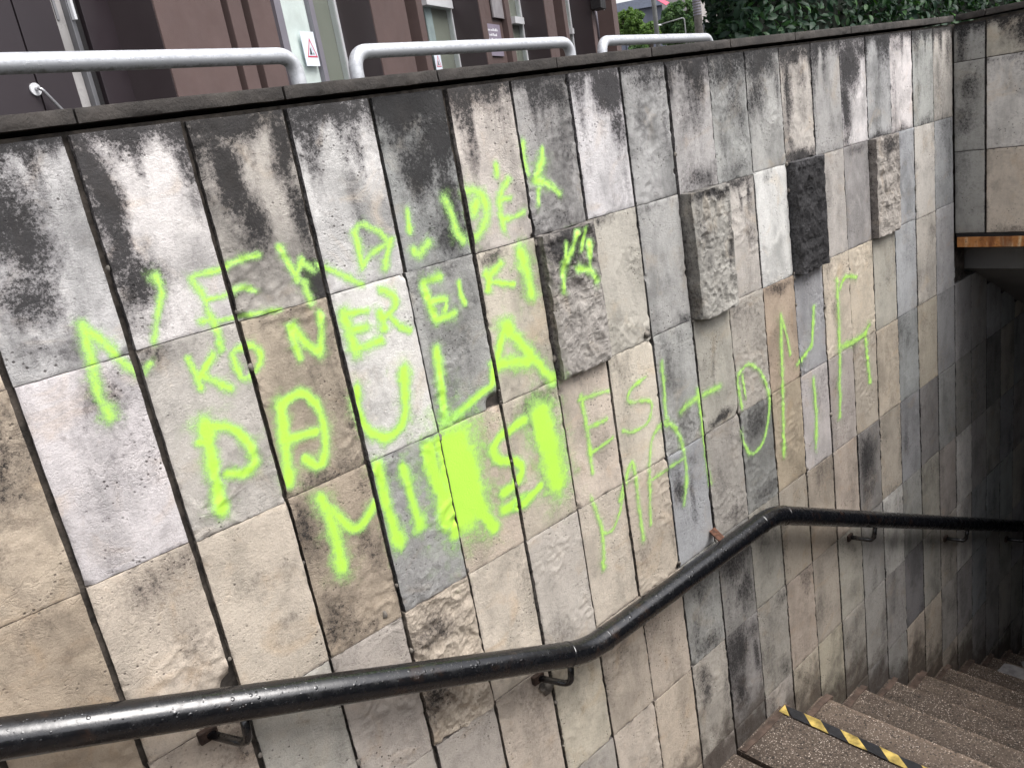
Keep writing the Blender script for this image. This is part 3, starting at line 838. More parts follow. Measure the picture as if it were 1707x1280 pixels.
C0, C1 = -2, 28
LASTZ = {}
for c in range(C0, C1 + 1):
    xl, xr = seam(c - 1), seam(c)
    fl = min(floor_z(xl + 0.01), floor_z(xr - 0.01)) - 0.05
    fhi = floor_z(0.5 * (xl + xr))
    for r in range(len(ROWZ) - 1):
        zt, zb = ROWZ[r], ROWZ[r + 1]
        if c >= 20:                                   # under the tunnel soffit
            soff = 1.30 - 0.5 * max(0, xl - 4.38)
            if zb > soff: continue
            zt = min(zt, soff)
            if zt - zb < 0.05: continue
        if zt < fl: continue
        zb = max(zb, fl - 0.02)
        if zt - zb < 0.03: continue
        rs = np.random.RandomState((c + 50) * 101 + r)
        gl, gr_ = gap(c - 1, r) / 2, gap(c, r) / 2
        rg = 0.0004 + 0.0006 * rs.rand()
        jt = lambda a, b_: np.random.RandomState((a + 60) * 37 + b_ * 911).uniform(-1, 1)
        x0, x1 = xl + gl + 0.0016 * jt(c - 1, r), xr - gr_ + 0.0016 * jt(c, r)
        z0, z1 = zb + rg + (0.0032 * jt(c, r + 1 + 500) if zb == ROWZ[r + 1] else 0), zt - rg + (0.0032 * jt(c, r + 500) if r else -0.002 * abs(jt(c, 77)))
        kind, proud = SPECIAL.get((r, c), ('smooth' if rs.rand() < 0.7 else 'shell', None))
        if not proud:
            proud = (proud or 0) + (np.random.RandomState(c + 300).uniform(-0.003, 0.004) + (0.004 if c % 2 == 0 else 0)) * (1.0 if c <= 7 else 0.22) + rs.uniform(-.0008, .0008)
        tk = ROWTONE[r][c - 1] if (r in ROWTONE and 1 <= c <= 19) else 'cbgcbgtc'[rs.randint(8)]
        if c >= 20: tk = 'cgsgcgsgsdg'[rs.randint(11)]
        if (r, c) in ((5, 20), (6, 20)): tk = 'w'
        tone = np.array(TONES[tk], float)
        if r >= 4: tone = tone * 0.93
        if c >= 10 and r >= 3: tone = tone * 0.87
        if c >= 20: tone = tone * 1.04
        tone = 0.68 * tone + 0.32 * (0.55 * tone.mean() + 80) * np.array([1.02, 1.0, 0.955])
        if r >= 2: tone = tone * np.array([0.965, 0.965, 0.98])
        if kind == 'rough': tone = tone * 0.88
        if r <= 1: tone = tone * np.array([0.985, 0.99, 1.012])
        tone = tone * (1 + rs.uniform(-0.04, 0.04)) + rs.uniform(-1.5, 1.5, 3)
        st = list(STAIN.get((r, c), []))
        if (r, c) not in STAIN:
            for _ in range(2 + (r > 4)):
                st.append((rs.rand(), rs.rand(), rs.uniform(.15, .5), rs.uniform(.08, .35), rs.uniform(.05, .33)))
        vis = 0 <= c <= 19 and r <= 6
        painted = 1 <= c <= 15 and r <= 3
        if kind == 'rough': res = 0.0045
        elif painted: res = 0.0055 if c <= 8 else 0.0065
        elif vis: res = 0.0085 if c < 12 else 0.012
        else: res = 0.022
        chips = []
        for _ in range(rs.randint(0, 3)):
            cc = rs.randint(4)
            if c > 10: continue
            if rs.rand() < 0.5: chips.append((cc & 1, cc >> 1, rs.uniform(.006, .016), rs.uniform(.004, .012)))
            else: chips.append((cc & 1, rs.rand(), rs.uniform(.004, .010), rs.uniform(.004, .009)))
        if (r, c) == (1, 5): chips = [(0.93, 0.985, 0.026, 0.02)]
        if (r, c) == (2, 1): chips = chips + [(1.02, 0.86, 0.04, 0.018), (1.03, 1.0, 0.06, 0.02)]
        slab('stone_slab', wall, (0.5 * (x0 + x1), 0, 0.5 * (z0 + z1)), 0, x1 - x0, z1 - z0, proud, kind, tone, st, res,
             (c + 5) * 13.7 + r * 4.3, paint=painted, stain_gain=1.2 if r == 0 and c <= 8 else 1.0, dirt=float(np.clip((0.4 if kind == 'rough' else 1.0) * (1.0, 0.70, 0.60, 0.52, 0.58, 0.62, 0.65, 0.7, .7, .7, .7)[r] + rs.uniform(-.15, .15), 0, 1)), earth_z=fhi if r >= 4 else None, rowtop=(r == 0), chips=chips)

for wi, parts in FILM.items():
    if not parts: continue
    V, F, A, off = [], [], [], 0
    for fv, f, m in parts:
        used = np.unique(f)
        mp_ = np.full(len(fv), -1); mp_[used] = np.arange(len(used))
        V.append(fv[used]); F.append(mp_[f] + off); A.append(m[used]); off += len(used)
    V, F, A = np.concatenate(V), np.concatenate(F), np.concatenate(A)
    me = bpy.data.meshes.new('graffiti_word')
    me.vertices.add(len(V)); me.vertices.foreach_set('co', V.ravel())
    me.loops.add(F.size); me.loops.foreach_set('vertex_index', F.ravel())
    me.polygons.add(len(F)); me.polygons.foreach_set('loop_start', np.arange(0, F.size, 4))
    me.polygons.foreach_set('use_smooth', np.ones(len(F), bool))
    me.update(calc_edges=True)
    at = me.attributes.new('paint', 'FLOAT', 'POINT'); at.data.foreach_set('value', A.astype(np.float32))
    o = link('graffiti_word', me, PAINT, wall)
    o['label'] = 'neon green spray paint: ' + WORDS[wi][0]

# backing seen in the joints
PX = 4.184                                            # plane of the portal
box_obj('mortar_bed', seam(C0 - 1), PX + 0.15, 0.014, 0.30, -0.6, 2.488, MORTAR, wall)
box_obj('mortar_bed', PX + 0.15, seam(C1), 0.014, 0.30, -3.2, 1.30, MORTAR, wall)

bm = bmesh.new()
rs = np.random.RandomState(77)
spots = [(seam(rs.randint(0, 16)) + rs.uniform(-.002, .002), ROWZ[rs.randint(1, 6)] + (rs.uniform(-.02, .02) if rs.rand() < .5 else rs.uniform(-.2, .2)), rs.uniform(.003, .0075)) for _ in range(70)]
p_ = wall_pt(1076, 557); spots.append((p_.x, p_.z, .013))
p_ = wall_pt(912, 1143); spots += [(p_.x, p_.z, .022), (p_.x - .02, p_.z + .01, .014)]
p_ = wall_pt(640, 1023); spots.append((p_.x, p_.z, .008))
for x, z, r_ in spots:
    ret = bmesh.ops.create_icosphere(bm, subdivisions=2, radius=r_, matrix=Matrix.Translation((x, -0.002, z)))
    for v in ret['verts']:
        d = v.co - Vector((x, -0.002, z))
        v.co = Vector((x, -0.002, z)) + Vector((d.x * 0.9, d.y * 0.8, d.z * (1.3 if r_ < .01 else 1.0))) * (1 + 0.5 * mnoise.noise(v.co * 160))
o_ = bm_obj('mortar_crumbs', bm, plain('old_mortar', (0.16, 0.145, 0.125), 0.9, var=0.5, scale=60, bump=0.8), wall, sm=True)
o_['kind'] = 'stuff'

# coping stones of the wall
ct, cb = 2.36 + 1.6 * 0.1016, 2.36 + 1.6 * 0.0856
cj = [wall_pt(x, y).x for x, y in ((119.5, 183), (467, 146), (724, 119.5), (922, 95), (1081, 83), (1213, 68), (1321, 56), (1414, 43.5), (1501, 36), (1561, 31))]
cj = [cj[0] - 1.24, cj[0] - 0.62] + cj + [PX - 0.013]
for i in range(len(cj) - 1):
    rs = np.random.RandomState(900 + i)
    a, b = cj[i] + 0.002, cj[i + 1] - 0.002
    slab('coping_stone', wall, (0.5 * (a + b), 0, 0.5 * (ct + cb)), 0, b - a, ct - cb - 0.0005, 0.012 + rs.uniform(-0.002, 0.002), 'smooth', (80, 74, 70),
         [], 0.008, 300 + i * 7.7, back=0.34, mat=COPING, chip=1.3)

# ------------------------------------------------------------------ portal wall over the tunnel mouth
portal = thing('portal_wall', 'stone faced wall above the tunnel mouth, at right angles to the graffiti', 'wall', (PX, 0, 0))
RZ = -math.pi / 2
pz = [2.478, 2.322, 1.927, 1.545]
pw = [0.0, -0.136, -0.46, -0.80, -1.14, -1.48, -1.82, -2.16, -2.75]
PST = {(0, 0): [(.5, .05, .6, .1, .4)], (0, 1): [(.1, .3, .1, .2, .2), (.62, .35, .3, .5, .95), (.5, .02, .6, .1, .55)],
       (1, 0): [(.5, .3, .5, .2, .5), (.4, .65, .4, .25, .42)], (1, 1): [(.3, .02, .5, .05, .45), (.75, .12, .5, .14, .5), (.6, .95, .5, .08, .2)],
       (2, 0): [(.5, .2, .5, .3, .25)], (2, 1): [(.5, .98, .5, .06, .35)]}
PT = {(0, 0): 'g', (0, 1): 'c', (1, 0): 'g', (1, 1): 'w', (2, 0): 'g', (2, 1): 'k'}
for j in range(len(pw) - 1):
    for i in range(3):
        g0 = 0.003 if j == 0 else 0.005
        a, b = pw[j] - g0, pw[j + 1] + 0.005
        z1, z0 = pz[i] - 0.0015, pz[i + 1] + 0.0015
        rs = np.random.RandomState(700 + j * 9 + i)
        tone = np.array(TONES[PT.get((i, j), 'bcgk'[rs.randint(4)])], float)
        st = PST.get((i, j), [(rs.rand(), rs.rand() * .5, .3, .3, rs.uniform(.1, .5)) for _ in range(2)])
        slab('stone_slab', portal, (0, 0.5 * (a + b), 0.5 * (z0 + z1)), RZ, a - b, z1 - z0, rs.uniform(-0.002, 0.003), 'smooth', tone, st,
             0.008 if j < 3 else 0.03, 500 + j * 11.3 + i * 3.1, rowtop=(i == 0))
    a, b = pw[j] - 0.002 - (0.013 if j == 0 else 0), pw[j + 1] + 0.002
    slab('coping_stone', portal, (0, 0.5 * (a + b), 0.5 * (ct + cb)), RZ, a - b, ct - cb, 0.0125, 'smooth', (80, 74, 70), [], 0.01, 800 + j * 5.1, back=0.3, mat=COPING)
bx = box_obj('mortar_bed', 0.014, 0.26, -2.75, -0.001, 1.53, 2.488, MORTAR, portal)
# rusty steel angle carrying the stones, with the dark packing above it
bm = bmesh.new()
add_box(bm, -0.006, 0.006, -2.75, -0.012, 1.478, 1.526, 0.0015)
add_box(bm, 0.006, 0.14, -2.75, -0.012, 1.518, 1.526)
bm_obj('lintel_angle', bm, RUST, portal)
box_obj('packing_strip', -0.001, 0.10, -2.75, -0.008, 1.5265, 1.5435, DARKSEAL, portal)

# ------------------------------------------------------------------ tunnel shell and the far side of the stairwell (setting)
def structure(o):
    o['kind'] = 'structure'
    return o
bm = bmesh.new()
def quadstrip(bm, prof, y0, y1):
    a = [bm.verts.new((x, y0, z)) for x, z in prof]; b = [bm.verts.new((x, y1, z)) for x, z in prof]
    for i in range(len(prof) - 1):
        bm.faces.new((a[i], a[i + 1], b[i + 1], b[i]))
quadstrip(bm, [(PX + 0.135, 1.517), (PX + 0.19, 1.517), (PX + 0.19, 1.33), (9.0, -0.99), (16.0, -0.99), (16.0, -3.6), (16.01, -3.6), (16.01, 2.4), (PX + 0.135, 2.4), (PX + 0.135, 1.517)], -2.755, 0.31)
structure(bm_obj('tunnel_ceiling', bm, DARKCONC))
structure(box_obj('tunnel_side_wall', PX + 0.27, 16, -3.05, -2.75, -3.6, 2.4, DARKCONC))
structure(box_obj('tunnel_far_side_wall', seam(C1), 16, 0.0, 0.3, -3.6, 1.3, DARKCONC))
structure(box_obj('stairwell_side_wall', -5.2, PX + 0.26, -3.05, -2.75, -0.6, 2.49, CONCRETE))
structure(box_obj('stairwell_end_wall', -5.6, -5.2, -3.05, 0.3, 0.0, 2.44, CONCRETE))
structure(box_obj('stairwell_near_side_wall', -5.2, seam(C0 - 1), 0.0, 0.3, -0.2, 2.44, CONCRETE))

# ------------------------------------------------------------------ stairs
stairs = structure(box_obj('stairs_base', 1.0, 2.0, -2.75, -0.002, -0.6, -0.25, CONCRETE))
def step(name, x0, x1, zt, y0=-2.845, y1=-0.003, th=0.19):
    bm = bmesh.new()
    add_box(bm, x0, x1, y0, y1, zt - th, zt)
    bmesh.ops.subdivide_edges(bm, edges=[e for e in bm.edges if abs(e.verts[0].co.y - e.verts[1].co.y) > 1], cuts=60)
    bmesh.ops.bevel(bm, geom=[e for e in bm.edges if all(v.co.z > zt - 1e-5 and v.co.x > x1 - 1e-5 for v in e.verts)], offset=0.012, segments=3, affect='EDGES')
    for v in bm.verts:
        nz = mnoise.noise(Vector((v.co.x * 3 + 40, v.co.y * 14, v.co.z * 9)))
        if v.co.x > x1 - 0.02: v.co.x += 0.0035 * nz
        if v.co.z > zt - 0.02: v.co.z += 0.0025 * mnoise.noise(Vector((v.co.x * 2, v.co.y * 5, 7)))
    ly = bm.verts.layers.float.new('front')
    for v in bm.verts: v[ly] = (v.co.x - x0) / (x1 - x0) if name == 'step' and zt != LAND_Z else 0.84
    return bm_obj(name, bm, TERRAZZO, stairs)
step('landing_slab', 1.20, 2.078, LAND_Z - 0.004)
for k in range(-16, 17):
    if k < 0:
        xn = 1.33 + STEP_G * (k + 1); zt = LAND_Z + STEP_R * (-k); x0 = xn - STEP_G - 0.03
    else:
        xn = NOSE0 + STEP_G * k; zt = LAND_Z - STEP_R * k; x0 = xn - STEP_G - (0.02 if k else 0.0)
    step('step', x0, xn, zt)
    # mortar fillet along the wall
    bm = bmesh.new()
    xa = xn - STEP_G + 0.004
    y_in = -0.036 - 0.008 * random.random()
    add_box(bm, xa, xn + 0.010, y_in, -0.015, zt - STEP_R - 0.01, zt + 0.005)
    bmesh.ops.subdivide_edges(bm, edges=bm.edges[:], cuts=7, use_grid_fill=True)
    for v in bm.verts:
        q = Vector((v.co.x * 28, v.co.y * 28 + k, v.co.z * 28))
        if v.co.y < -0.02: v.co.y += 0.009 * mnoise.noise(q)
        v.co.z += 0.005 * mnoise.noise(q + Vector((9, 0, 0)))
        v.co.x += 0.005 * mnoise.noise(q + Vector((0, 9, 0)))
    bm_obj('skirting', bm, SKIRT, stairs)
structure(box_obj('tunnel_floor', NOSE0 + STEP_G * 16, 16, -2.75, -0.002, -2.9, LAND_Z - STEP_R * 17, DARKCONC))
# two worn pale patches on lower treads
for k, (ya, yb, xa, xb) in {7: (-0.42, -0.10, 0.02, 0.24), 8: (-0.60, -0.12, 0.03, 0.28)}.items():
    xn = NOSE0 + STEP_G * k; zt = LAND_Z - STEP_R * k
    bm = bmesh.new()
    ring = []
    for i in range(24):
        t = i / 24 * 2 * math.pi
        rr = 1 + 0.16 * mnoise.noise(Vector((math.cos(t) * 2, math.sin(t) * 2, k)))
        ring.append(bm.verts.new((xn - 0.5 * (xa + xb) + 0.5 * (xb - xa) * max(-1, min(1, 1.3 * math.cos(t))) * rr * 0.9, 0.5 * (ya + yb) + 0.5 * (yb - ya) * max(-1, min(1, 1.3 * math.sin(t))) * rr, zt + 0.0045)))
    bm.faces.new(ring)
    bm_obj('mortar_patch', bm, plain('pale_mortar_%d' % k, (0.36, 0.34, 0.33), 0.85, var=0.25, scale=25), stairs)

# hazard tape along the edge of the landing
def on_step(x, y): return hit(x, y, Vector((0, 0, 1)), LAND_Z + 0.004)
bm = bmesh.new()
xo, xi = NOSE0 - 0.003, NOSE0 - 0.049
L, sl_ = 0.078, 0.060
yy = -0.022
i = 0
def tz(y): return LAND_Z + 0.0075 + 0.0022 * mnoise.noise(Vector((y * 9, 3, 0)))
first = [(xi, yy), (xo, yy), (xo, yy - 0.030 + 0.0), (xi, yy - 0.030 - sl_)]
def tape_face(q, mi):
    vs = [bm.verts.new((x + 0.0018 * mnoise.noise(Vector((x * 9, y * 22, 1))), y, tz(y))) for x, y in q]
    f = bm.faces.new(vs); f.material_index = mi
segs = [(0.062, 1), (0.085, 0), (0.070, 1)]
ya = yy
fi = 0
tape_face([(xi, ya), (xo, ya), (xo, ya - 0.002), (xi, ya - 0.002 - 0.045)][::-1], 0)
ya -= 0.002
n = 0
SL = 0.058
while ya > -2.65:
    ln = 0.080 if n % 2 == 0 else 0.070
    mi = 1 if n % 2 == 0 else 0
    m_ = 3
    for j in range(m_):
        a, b = ya - ln * j / m_, ya - ln * (j + 1) / m_
        tape_face([(xi, a - SL), (xo, a), (xo, b), (xi, b - SL)][::-1], mi)
    ya -= ln
    n += 1
bmesh.ops.remove_doubles(bm, verts=bm.verts, dist=0.0004)
bmesh.ops.recalc_face_normals(bm, faces=bm.faces)
tape = bm_obj('hazard_tape', bm, [TAPEY, TAPEK])
tape['label'] = 'yellow and black striped warning tape stuck along the edge of the landing'
tape['category'] = 'warning tape'

# ------------------------------------------------------------------ handrail
RY = -0.092
rp = [wall_pt(x, y, RY) for x, y in ((0, 1231), (390, 1176), (978, 1086), (1288, 858), (1707, 877))]
d0 = (rp[1] - rp[0]).normalized(); d1 = (rp[4] - rp[3]).normalized()
path = [rp[2] - (rp[2] - rp[0]).normalized() * 3.0, rp[2], rp[3], rp[3] + d1 * 4.2]
hand = thing('handrail', 'thick black wet handrail fixed low along the stone wall, bent at the landing', 'handrail', tuple(rp[2]))
def local(p): return Vector(p) - rp[2]
rpts = rounded([local(p) for p in path], 0.075, 10)
bm = bmesh.new()
tube_bm(bm, rpts, 0.035, 32)
bm_obj('rail', bm, RAIL, hand, sm=True)
for a_, b_ in ((1, 0), (1, 2), (2, 1), (2, 3)):
    dd = (path[b_] - path[a_]).normalized()
    cpt = local(path[a_]) + dd * 0.078
    bm = bmesh.new()
    tube_bm(bm, [cpt - dd * 0.004, cpt - dd * 0.002, cpt + dd * 0.002, cpt + dd * 0.004], [0.035, 0.0364, 0.0364, 0.035], 32, False)
    for v in bm.verts: v.co += 0.0007 * Vector((mnoise.noise(v.co * 150), mnoise.noise(v.co * 150 + Vector((5, 0, 0))), 0))
    bm_obj('weld_seam', bm, RAIL, hand, sm=True)
def rail_z(x):
    for a, b in zip(path[:-1], path[1:]):
        if a.x <= x <= b.x: return a.z + (b.z - a.z) * (x - a.x) / (b.x - a.x)
    return path[-1].z
def bracket(x):
    zr = rail_z(x)
    z0 = zr - 0.095
    bm = bmesh.new()
    pts = rounded([(x - 0.055, -0.002, z0 + 0.012), (x - 0.004, RY + 0.006, z0 - 0.006), (x, RY, zr - 0.03)], 0.028, 6)
    tube_bm(bm, [local(p) for p in pts], 0.0095, 12)
    b = bm_obj('bracket', bm, RAIL, hand, sm=True)
    bm = bmesh.new()
    q = local((x - 0.055, 0, z0 + 0.012))
    add_box(bm, q.x - 0.02, q.x + 0.02, q.y - 0.012, q.y + 0.004, q.z - 0.014, q.z + 0.014, 0.003)
    bm_obj('fixing_plate', bm, RUSTDARK, b)
RUSTDARK = plain('dark_rusted_iron', (0.035, 0.020, 0.014), 0.8, var=0.5, scale=60, bump=0.8)
for x in (0.395, 1.265, 3.075, 4.07, 4.95):
    bracket(x)
bm = bmesh.new()
q0, q1 = local(wall_pt(1187, 884)), local((2.03, RY, rail_z(2.03) + 0.012))
for a, b in ((Vector((0, 0, 0)), 0),):
    sx = Vector((0.016, 0, 0)); up = Vector((0, 0, 0.006))
    v8 = [bm.verts.new(p) for p in (q0 - sx, q0 + sx, q1 + sx, q1 - sx)]
    w8 = [bm.verts.new(p) for p in (q0 - sx + up, q0 + sx + up, q1 + sx + up, q1 - sx + up)]
    bm.faces.new(v8[::-1]); bm.faces.new(w8)
    for i in range(4): bm.faces.new((v8[i], v8[(i + 1) % 4], w8[(i + 1) % 4], w8[i]))
bm_obj('fixing_lug', bm, plain('rusted_lug', (0.11, 0.05, 0.03), 0.85, var=0.5, scale=60, bump=0.8), hand)

# ------------------------------------------------------------------ upper street
bm = bmesh.new()
def sheet(bm, x0, x1, y0, y1, z):
    bm.faces.new([bm.verts.new(p) for p in ((x0, y0, z), (x1, y0, z), (x1, y1, z), (x0, y1, z))])
GZ = 2.44
sheet(bm, -400, 400, 0.30, 400, GZ); sheet(bm, -400, 400, -400, -2.75, GZ)
sheet(bm, -400, -5.2, -2.75, 0.30, GZ); sheet(bm, PX + 0.25, 400, -2.75, 0.30, GZ)
structure(bm_obj('upper_pavement', bm, PAVING))

# hoop barriers of galvanised tube
HZ = 2.738
def hoop_pt(x, y, z=HZ): return hit(x, y, Vector((0, 0, 1)), z)
for lab, a, b, ex in (('galvanised tube hoop nearest the camera, running out of the left edge', (100, 104), (463, 93.7), True),
                      ('galvanised tube hoop in the middle, between two others, above the dark coping', (610, 86), (936, 71.2), False),
                      ('galvanised tube hoop farthest along the coping, ending beside the hedge', (1012, 68.5), (1176, 63), False)):
    A, B = hoop_pt(*a), hoop_pt(*b)
    d = (B - A); d.z = 0; d.normalize()
    if ex: A = B - d * 2.2
    e0, e1 = (A - d * 0.07, B + d * 0.07) if not ex else (A, B + d * 0.07)
    if ex: e0 = B - d * 2.2
    h = thing('hoop_barrier', lab, 'hoop barrier', (e0.x, e0.y, GZ), 0, 'galvanised hoop barriers along the top of the wall')
    pts = [(e0.x, e0.y, GZ), (e0.x, e0.y, HZ), (e1.x, e1.y, HZ), (e1.x, e1.y, GZ)]
    pts = rounded([Vector(p) - h.location for p in pts], 0.075, 10)
    bm = bmesh.new(); tube_bm(bm, pts, 0.027, 28)
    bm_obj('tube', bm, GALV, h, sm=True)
    for e in (e0, e1):
        bm = bmesh.new(); q = Vector((e.x, e.y, GZ)) - h.location
        tube_bm(bm, [q + Vector((0, 0, 0.001)), q + Vector((0, 0, 0.012))], 0.06, 24)
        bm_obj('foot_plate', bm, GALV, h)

# ------------------------------------------------------------------ brown building across the pavement
FY = math.radians(26.37)
T = Vector((math.cos(FY), math.sin(FY), 0)); N = Vector((-math.sin(FY), math.cos(FY), 0))
FD = 4.0
FO = Vector((CAMP.x, CAMP.y, 0)) + N * FD
bld = thing('brown_building', 'brown rendered building with ribbed piers and tall windows behind the hoop barriers', 'building', tuple(FO + Vector((0, 0, GZ))), FY)
def s_at(x, depth=0.0, y=12):
    P = hit(x, y, N, N.dot(CAMP) + FD + depth)
    return (P - Vector((CAMP.x, CAMP.y, 0))).dot(T)
HB = 4.6
REC = 0.37
piers = [(258, 370), (381, 404), (416, 453), (619, 676), (695, 704.5), (799, 807.5), (842, 849), (908, 923), (938, 943.5), (985, 990)]
box_obj('wall', 1.0, s_at(1028) - 0.02, REC + 0.06, 7.0, -0.05, HB + 0.3, BROWN, bld)
for a, b in piers:
    box_obj('pier', s_at(a), s_at(b), 0, REC + 0.058, 0, HB, BROWN, bld, 0.006)
REVEAL = plain('dark_reveal_tone', (0.046, 0.035, 0.038), 0.5, var=0.1, scale=1.2)
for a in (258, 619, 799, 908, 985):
    box_obj('reveal_sheet', s_at(a) - 0.005, s_at(a) - 0.0005, 0.012, REC + 0.057, 0, HB, REVEAL, bld)  # thin darker sheet over the left side of these piers
# end pier of the facade
box_obj('pier', s_at(1028) - 0.35, s_at(1028), -0.0, REC + 0.058, 0, HB, BROWN, bld)
# shallow wall between the closely set ribs and behind the signs
for a, b, dp in ((372, 379, .22), (406, 414, .22), (678, 693, .2), (807.8, 841, .07), (924, 937, .2), (991, 1005, .3)):
    box_obj('rib_wall', s_at(a) + 0.002, s_at(b) - 0.002, dp, REC + 0.055, 0, HB, BROWN, bld)
box_obj('cornice', 0.8, s_at(1028) + 0.1, -0.12, 0.5, HB, HB + 0.3, BROWN, bld)
# windows: (glass left, glass right, mullion px or None, transom px y)
def z_at(x, y, depth): return hit(x, y, N, N.dot(CAMP) + FD + depth).z - GZ
for a, b, fr, mull, glass_sheen, tr in ((453, 556, 562, (513, 520), (464, 513), None), (704.5, 749, 753, None, (705, 716), (727, 6)), (849, 865, 867.5, None, None, (858, 35)), (943.5, 947, 948.4, None, None, (945, 52))):
    s0, s1, s2 = s_at(a, REC) - 0.03, s_at(b, REC), s_at(fr, REC)
    w = bld
    m = bmesh.new()
    add_box(m, s1, s2 - 0.001, REC - 0.015, REC + 0.05, 0.0, HB - 0.4)
    add_box(m, s0 + 0.051, s1 - 0.001, REC - 0.03, REC + 0.05, 0.0, 0.08)
    if tr:
        zt = z_at(tr[0], tr[1], REC)
        add_box(m, s0 + 0.051, s1 - 0.001, REC - 0.05, REC + 0.05, zt - 0.045, zt + 0.045)
    win = bm_obj('window', m, WHITEFRAME, bld)
    bx = box_obj('pane', s0 + 0.052, s1 - 0.002, REC - 0.004, REC + 0.004, 0.082, HB - 0.41, GLASS, win)
    box_obj('interior_panel', s0 + 0.052, s1 - 0.002, REC + 0.052, REC + 0.057, 0.0, HB - 0.4, OLIVE, win)
    if glass_sheen:
        box_obj('glass_sheen' if mull else 'grey_sheen', s_at(glass_sheen[0], REC + .04), s_at(glass_sheen[1], REC + .04), REC + 0.030, REC + 0.040, 0.0, HB - 0.42, SKYREFL if mull else plain('grey_glass_sheen', (0.36, 0.41, 0.43), 0.8, var=0.25, scale=3), win)  # panel behind the pane, coloured to imitate sky reflected in the glass
    if mull:
        box_obj('mullion', s_at(mull[0], REC), s_at(mull[1], REC), REC - 0.02, REC + 0.029, 0.08, HB - 0.42, GREYFRAME, win)
        box_obj('left_jamb', s_at(453, REC), s_at(464, REC), REC - 0.03, REC + 0.03, 0.0, HB - 0.42, GREYFRAME, win)
# entrance recess on the left: dark panels, light strip with a steel post
RD = 0.0
DD = 0.36
def sd_(x): return s_at(x, DD)
edges = [-330, -190, -70, 20]
ds = s_at(258) - 0.002
panels = [(-220, -70), (-70, 21.5), (22.5, 88), (134, 205)]
for a, b in panels:
    box_obj('door_panel', sd_(a) + 0.004, sd_(b) - 0.004, DD, DD + 0.05, 0.0, HB - 0.3, DARKPANEL, bld, 0.002)
box_obj('door_panel', sd_(205) + 0.004, ds, DD - 0.02, DD + 0.05, 0.0, HB - 0.3, DARKPANEL, bld, 0.002)
sw = box_obj('side_light', sd_(88.5), sd_(105), DD + 0.012, DD + 0.05, 0.0, HB - 0.3, plain('dull_side_glass', (0.30, 0.29, 0.285), 0.3, var=0.2, scale=3), bld)
box_obj('light_strip', sd_(90.5), sd_(95), DD + 0.004, DD + 0.011, z_at(95, 33, DD), HB - 0.3, plain('frosted_strip', (0.16, 0.16, 0.17), .4), sw)
m = bmesh.new()
add_box(m, sd_(105.5), sd_(113), DD - 0.03, DD + 0.05, 0.0, HB - 0.3, 0.004)
post = bm_obj('steel_post', m, plain('brushed_post', (0.17, 0.17, 0.18), 0.35, metal=0.6), bld)
zA = z_at(112, 33, DD - .05)
m = bmesh.new(); add_box(m, sd_(107), sd_(111.5), DD - 0.06, DD - 0.031, zA, zA + 1.2, 0.004)
bm_obj('pull_handle', m, WHITEFRAME, post)
box_obj('jamb_panel', sd_(114), sd_(133.5), DD + 0.03, DD + 0.05, 0.0, HB - 0.3, DARKSEAL, bld)
# slanted grab rail with a white rose
P0 = hit(68, 147, N, N.dot(CAMP) + FD + DD - 0.05); P1 = hit(108, 188, N, N.dot(CAMP) + FD + DD - 0.05)
Mi = bld.matrix_basis.inverted()
bpy.context.view_layer.update()
Mi = bld.matrix_world.inverted()
l0, l1 = Mi @ P0, Mi @ P1
bm = bmesh.new()
tube_bm(bm, rounded([l0 + Vector((0, 0.05, 0)), l0, l0 + (l1 - l0) * 1.6, l0 + (l1 - l0) * 1.6 + Vector((0, .05, 0))], 0.03, 6), 0.0105, 14)
gr = bm_obj('grab_handle', bm, STEEL, bld, sm=True)
bm = bmesh.new(); tube_bm(bm, [l0 + Vector((0, 0.049, 0)), l0 + Vector((0, 0.040, 0))], 0.036, 24)
bm_obj('handle_rose', bm, WHITEFRAME, gr)

# paper warning signs behind the glass and the mauve plaque
def flat_sign(name, lab, cat, corner_px, depth, wd, ht, mat, group=None):
    P = hit(*corner_px, N, N.dot(CAMP) + FD + depth)
    t = thing(name, lab, cat, tuple(P), FY, group)
    box_obj('sheet', 0, wd, 0.0, 0.003, -ht, 0, mat, t)
    return t
def tri_marks(t, w, cx, ztop, zbot, hw, red=True):
    bm = bmesh.new()
    o = [(cx, ztop), (cx + hw, zbot), (cx - hw, zbot)]
    c = Vector((cx, (ztop + 2 * zbot) / 3))
    inn = [c + (Vector(p) - c) * 0.76 for p in o]
    vo = [bm.verts.new((x, -0.0012, z)) for x, z in o]; vi = [bm.verts.new((p.x, -0.0012, p.y)) for p in inn]
    for i in range(3):
        bm.faces.new((vo[i], vi[i], vi[(i + 1) % 3], vo[(i + 1) % 3]))
    bm_obj('triangle_border', bm, RED, t)
    h = ztop - zbot
    bm = bmesh.new()
    bm.faces.new([bm.verts.new((cx + x * hw, -0.0012, zbot + z * h)) for x, z in ((-.45, .14), (.02, .14), (-.02, .36), (-.10, .48), (-.2, .50), (-.28, .44), (-.34, .3))])
    bm_obj('figure_print', bm, INK, t)
    bm = bmesh.new()
    bm.faces.new([bm.verts.new((cx + x * hw, -0.0012, zbot + z * h)) for x, z in ((.06, .14), (.48, .14), (.40, .26), (.12, .24))])
    bm.faces.new([bm.verts.new((cx + x * hw, -0.0012, zbot + z * h)) for x, z in ((-.08, .56), (.0, .56), (.36, .32), (.30, .31))])
    bm_obj('ground_print', bm, INKGREEN, t)
t1 = flat_sign('warning_sign', 'white paper with a red warning triangle in the window nearest the camera', 'warning sign', (499, 52), REC - 0.012, 0.205, 0.287, SHEET, 'paper warning signs in the windows')
